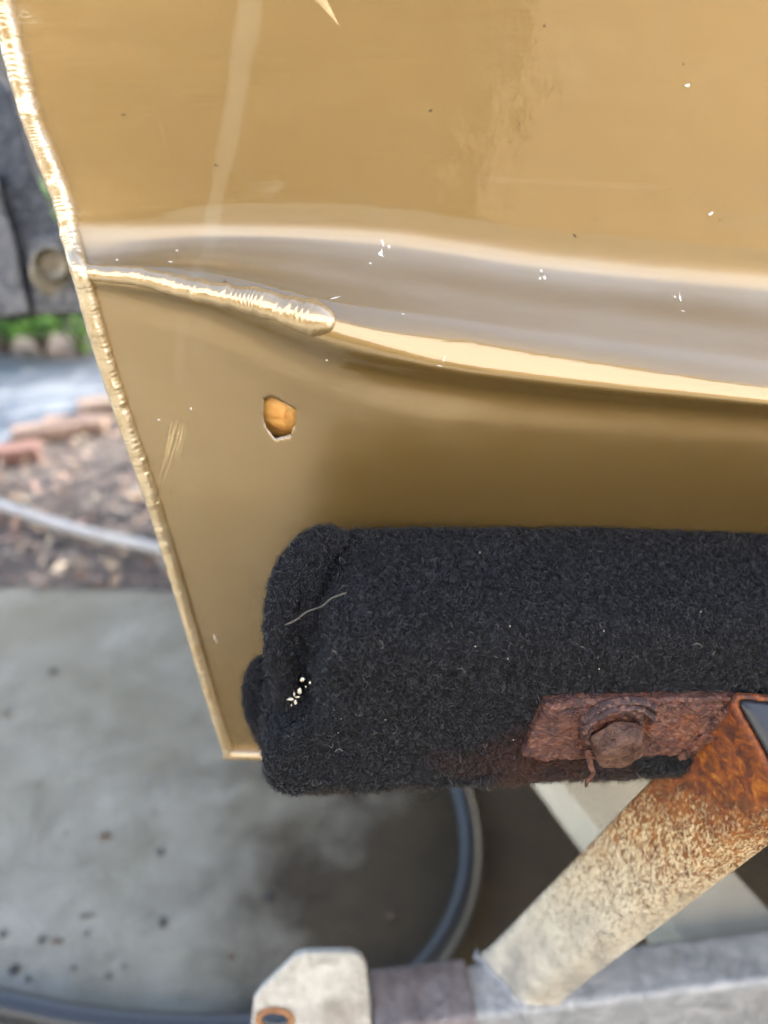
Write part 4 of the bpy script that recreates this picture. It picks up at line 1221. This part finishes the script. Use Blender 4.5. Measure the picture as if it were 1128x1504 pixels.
for (px, py, r_, mi, fl_, asp, rot) in [(240,1357,10,0,.9,.8,.3),(62,1381,7,0,.6,1.2,.2),(84,1382,6,1,.3,2.4,-.1),(22,1424,9,0,.5,1.3,.4),(42,1438,6,0,.5,1,.2),(108,1422,5,0,.6,1,.1),(160,1434,5,0,.6,1.1,.4),
          (128,1345,5,1,.3,3.4,.2),(236,1252,7,0,.4,1.3,.5),(155,1228,9,1,.35,1.6,.2),(5,1372,7,0,.5,1.2,.1),(128,1371,5,0,.5,1,0),(78,988,7,0,.4,1.6,.1),(58,1152,4,0,.5,1,0),(10,1050,6,1,.4,1.5,0),
          (96,1225,4,1,.5,1,0),(218,1148,7,2,.6,.9,.2),(238,1164,6,2,.6,1,.1),(254,985,6,2,.4,1,0),(172,1190,4,2,.5,1.3,.2),(276,1153,5,2,.5,1,0),(395,1318,8,0,.35,1.4,.2),(575,1346,9,1,.4,1.2,.3),(245,1325,4,2,.5,1,.2),(394,1140,6,0,.3,1.2,0),(340,1405,6,1,.3,1.2,.1)]:
    o = pebble(px, py, r_*.68, mi, fl_, asp, rot)
    if (px, py) in single: tag(o, single[(px, py)], 'pebble', 'grit on the concrete')
    elif mi == 0: tag(o, 'small dark pebble lying on the stained concrete', 'pebble', 'grit on the concrete')
    elif mi == 1: tag(o, 'flat brown scrap of bark lying on the concrete', 'bark scrap', 'bark scraps on the concrete')
    else: tag(o, 'small pale grey pebble lying on the concrete', 'pebble', 'pale grit on the concrete')

# braided hose: in from the lower left, behind the flange, then a loop back under the boat
hz = .0175
hp_ = [PZ(x, y, hz) for x, y in [(-420, 1405), (-150, 1452), (0, 1476), (120, 1500), (250, 1512), (380, 1512), (500, 1500), (590, 1455), (650, 1390), (684, 1310), (690, 1230), (672, 1150), (630, 1080), (540, 1010)]]
hpth = crom(hp_, 420)
n = NT('braided_hose')
uvn = n.t.nodes.new('ShaderNodeUVMap'); uv = uvn.outputs[0]
s3 = n.sep(uv)
br = n.math('SINE', n.math('ADD', n.math('MULTIPLY', s3[0], 900.0), n.math('MULTIPLY', s3[1], 18.85)))
stripe = n.math('MULTIPLY', n.math('LESS_THAN', s3[0], 0.95), n.math('LESS_THAN', n.math('ABSOLUTE', n.math('SUBTRACT', n.math('FRACT', n.math('ADD', s3[1], n.math('MULTIPLY', s3[0], .35))), .80)), .035))
col = n.ramp(br, [(0.3, (0.018, 0.020, 0.022)), (0.8, (0.042, 0.046, 0.050))])
col = n.mix(stripe, col, n.ramp(br, [(0.2, (0.22, 0.17, 0.02)), (0.8, (0.50, 0.40, 0.04))]))
n.set(Base_Color=col, Roughness=.36, Coat_Weight=.3, Coat_Roughness=.2); n.bump(br, .25, .0012)
v, f = sweep(hpth, lambda i, t, th: .0165, 24)
o = mesh_obj('hose', v, f, n.m); tag(o, 'thick blue grey braided hose with a yellow stripe looped on the concrete', 'hose')
uvl = o.data.uv_layers.new(name='UVMap'); sl_len = [0]
for i in range(1, len(hpth)): sl_len.append(sl_len[-1]+(hpth[i]-hpth[i-1]).length)
for poly_ in o.data.polygons:
    ks = [o.data.loops[l].vertex_index % 24 for l in poly_.loop_indices]
    wrap = max(ks)-min(ks) > 12 and len(ks) == 4
    for l, kk in zip(poly_.loop_indices, ks):
        vi = o.data.loops[l].vertex_index; uvl.data[l].uv = (sl_len[vi//24], (kk+(24 if wrap and kk < 12 else 0))/24)

# ------------------------------------------------------------------ planting beyond the path
gm = [mat_plain('leaf_green_%s' % nm, c_, .5, 0, .2, 30, 0) for nm, c_ in [('mid', (0.10, 0.27, 0.03)), ('light', (0.22, 0.42, 0.07)), ('dark', (0.035, 0.09, 0.02))]]
stem_m = mat_plain('woody_stem', (0.09, 0.065, 0.04), .85)
def shrub(base, h_, rad, n_leaves, label, size=(.03, .07), name='garden_shrub', group='shrubs beyond the path'):
    root = empty(name, base); tag(root, label, 'shrub', group)
    cl = [(Vector((random.gauss(0, rad*.45), random.gauss(0, rad*.45), h_*random.uniform(.25, .95))), rad*random.uniform(.25, .5)) for _ in range(9)]
    def pos(k):
        c_, r_ = random.choice(cl); d = Vector((random.gauss(0, 1), random.gauss(0, 1), random.gauss(0, 1))).normalized()*r_*random.random()**.4
        q = c_+d; q.z = max(.02, q.z); return Vector(base)+q, 0
    o = leaf_mesh(n_leaves, pos, lambda: random.uniform(*size), gm, 'foliage', .8); adopt(o, root); o['kind'] = 'stuff'
    v, f = [], []
    for c_, r_ in cl[:6]:
        a, b = sweep(crom([Vector(base), Vector(base)+Vector((c_.x*.3, c_.y*.3, c_.z*.5)), Vector(base)+c_], 8), lambda i, t, th: .008*(1-.6*t), 6); k0 = len(v); v += a; f += [tuple(x+k0 for x in q) for q in b]
    o = mesh_obj('stem', v, f, stem_m); adopt(o, root)
    return root
for i, (px, py, h_, r_, lab) in enumerate([(10, 522, .40, .24, 'low bright green shrub at the edge of the frame beyond the path'), (66, 524, .38, .24, 'low green shrub beyond the path, beside the outboard bracket'), (120, 524, .40, .24, 'low green shrub half hidden by the stern weld'), (-140, 500, .6, .3, 'taller green shrub outside the frame beyond the path'), (30, 455, .8, .4, 'dark green shrub standing behind the low ones'), (130, 450, .8, .4, 'dark leafy shrub behind the stern corner')]):
    shrub(PZ(px, py, 0), h_, r_, 700, lab)
# tree that throws the dappled shade over the bed
def tree(base, label, h0, crown_c, crown_r, n_leaves):
    root = empty('shade_tree', base); tag(root, label, 'tree')
    b = Vector(base)
    v, f = sweep(crom([b, b+Vector((.03, .05, h0*.5)), b+Vector((-.05, 0, h0))], 20), lambda i, t, th: .11*(1-.45*t)*(1+.08*nz(i*.5, math.cos(th)*2, math.sin(th)*2)), 14)
    o = mesh_obj('trunk', v, f, stem_m); adopt(o, root)
    cl = []
    for k in range(14):
        d = Vector((random.gauss(0, 1), random.gauss(0, 1), random.gauss(0, .6))).normalized(); c_ = Vector(crown_c)+Vector((d.x*crown_r[0], d.y*crown_r[1], d.z*crown_r[2]))*random.uniform(.3, .9)
        cl.append((c_, random.uniform(.2, .36)))
        v, f = sweep(crom([b+Vector((-.05, 0, h0*.97)), (b+Vector((0, 0, h0))+c_)/2+Vector((0, 0, .15)), c_], 12), lambda i, t, th: .035*(1-.75*t), 7)
        o = mesh_obj('branch', v, f, stem_m); adopt(o, root)
    def pos(k):
        c_, r_ = random.choice(cl); return c_+Vector((random.gauss(0, r_*.55), random.gauss(0, r_*.55), random.gauss(0, r_*.45))), 0
    o = leaf_mesh(n_leaves, pos, lambda: random.uniform(.08, .15), gm, 'crown', .8); adopt(o, root); o['kind'] = 'stuff'
tree((2.1, 4.9, 0), 'leafy tree standing behind the boat and shading the garden bed', 2.1, (1.3, 4.1, 3.1), (1.7, 1.7, .7), 3000)

# paling fence closing the garden
fence = empty('paling_fence', (-3, 7.2, 0)); tag(fence, 'grey timber paling fence at the back of the garden', 'fence')
fm_ = mat_plain('silvered_timber', (0.20, 0.18, 0.155), .85, 0, .3, 12, .4)
v, f = box_vf((-.06, -.01, 0), (.06, .01, 1.75)); pal = None
for i in range(84):
    if pal is None: o = mesh_obj('paling', v, f, fm_, smooth=False); pal = o.data
    else: o = link(bpy.data.objects.new('paling', pal))
    o.location = (-6+i*.124-(-3), 0, .02*nz(i*.7, 3)); o.parent = fence
for z in (.4, 1.4):
    o = mesh_obj('rail', *box_vf((-3.1, .0135, z), (7.4, .06, z+.07)), fm_, smooth=False); o.parent = fence

# ------------------------------------------------------------------ unseen sunlit building, added to reflect in the glossy paint and bounce light
added_house = empty('added_house', (0.5, -5.4, 0)); tag(added_house, 'unseen cream rendered building with a tan roller door, added for its reflection in the boat', 'added_house')
hw2 = mat_plain('added_tan_brickwork', (0.29, 0.225, 0.15), .9, 0, .04, 14, .4, .004)
hw = mat_plain('added_cream_render', (0.90, 0.87, 0.82), .85, 0, .05, 10, .3, .004)
yw = -5.4
HT = 7.0
win = [(4.2, 5.6, 1.0, 2.05)]
door = (-3.2, .65, -.02, 2.25)
xs_ = [-12, -8, -3.2, .65, 3.4, 4.2, 5.6, 12]; zs_ = [-.02, 1.0, 2.05, 2.25, HT]
v, f, wi = [], [], []
for i in range(7):
    for j in range(4):
        cxx, czz = (xs_[i]+xs_[i+1])/2, (zs_[j]+zs_[j+1])/2
        if any(a < cxx < b and c_ < czz < d for a, b, c_, d in win+[door]): continue
        k0 = len(v); v += [(xs_[i], yw, zs_[j]), (xs_[i+1], yw, zs_[j]), (xs_[i+1], yw, zs_[j+1]), (xs_[i], yw, zs_[j+1])]; f.append((k0, k0+1, k0+2, k0+3))
        wi.append(1 if (czz < 2.2 and -8 < cxx < 3.4) else 0)  # brick and cream bands laid out for what the hull reflects
o = mesh_obj('added_wall', v, f, hw, smooth=False); adopt(o, added_house); o.data.materials.append(hw2); o.data.polygons.foreach_set('material_index', wi)
dm = mat_plain('added_tan_roller_door', (0.165, 0.125, 0.08), .6, 0, .06, 12, .1, .002)
o = mesh_obj('added_roller_door', *box_vf((-3.2, yw-.12, -.02), (.65, yw-.09, 2.25)), dm, smooth=False); adopt(o, added_house)
slat_me = None
for k in range(22):
    if slat_me is None:
        v, f = prism([(-3.2, yw-.09, 0), (-3.2, yw-.065, .02), (-3.2, yw-.065, .085), (-3.2, yw-.09, .10)], (3.85, 0, 0)); q = mesh_obj('slat', v, f, dm, smooth=False); slat_me = q.data
    else: q = link(bpy.data.objects.new('slat', slat_me))
    adopt_part(q, o); q.location = (0, 0, k*.102)
glass = mat_plain('dark_window_glass', (0.02, 0.025, 0.03), .05, 0, .1, 5, 0)
wf = mat_plain('added_white_window_frame', (0.75, 0.75, 0.73), .5, 0, .05, 20, 0)
for a, b, c_, d in win:
    fr = None
    bmv, bmf = [], []
    for lo, hi in [((a, yw-.06, c_), (a+.05, yw+.01, d)), ((b-.05, yw-.06, c_), (b, yw+.01, d)), ((a+.05, yw-.06, c_), (b-.05, yw+.01, c_+.05)), ((a+.05, yw-.06, d-.05), (b-.05, yw+.01, d))]:
        vv, ff_ = box_vf(lo, hi); k0 = len(bmv); bmv += vv; bmf += [tuple(x+k0 for x in q) for q in ff_]
    o = mesh_obj('added_window', bmv, bmf, wf, smooth=False); adopt(o, added_house)
    g_ = mesh_obj('pane', *box_vf((a+.05, yw-.035, c_+.05), (b-.05, yw-.03, d-.05)), glass, smooth=False); adopt_part(g_, o)
o = mesh_obj('added_roof', *prism([(-12.4, yw+.25, HT), (12.4, yw+.25, HT), (12.4, yw-4, HT+1.6), (-12.4, yw-4, HT+1.6)], (0, 0, .12)), mat_plain('added_roof_tile', (0.16, 0.08, 0.06), .8), smooth=False); adopt(o, added_house)
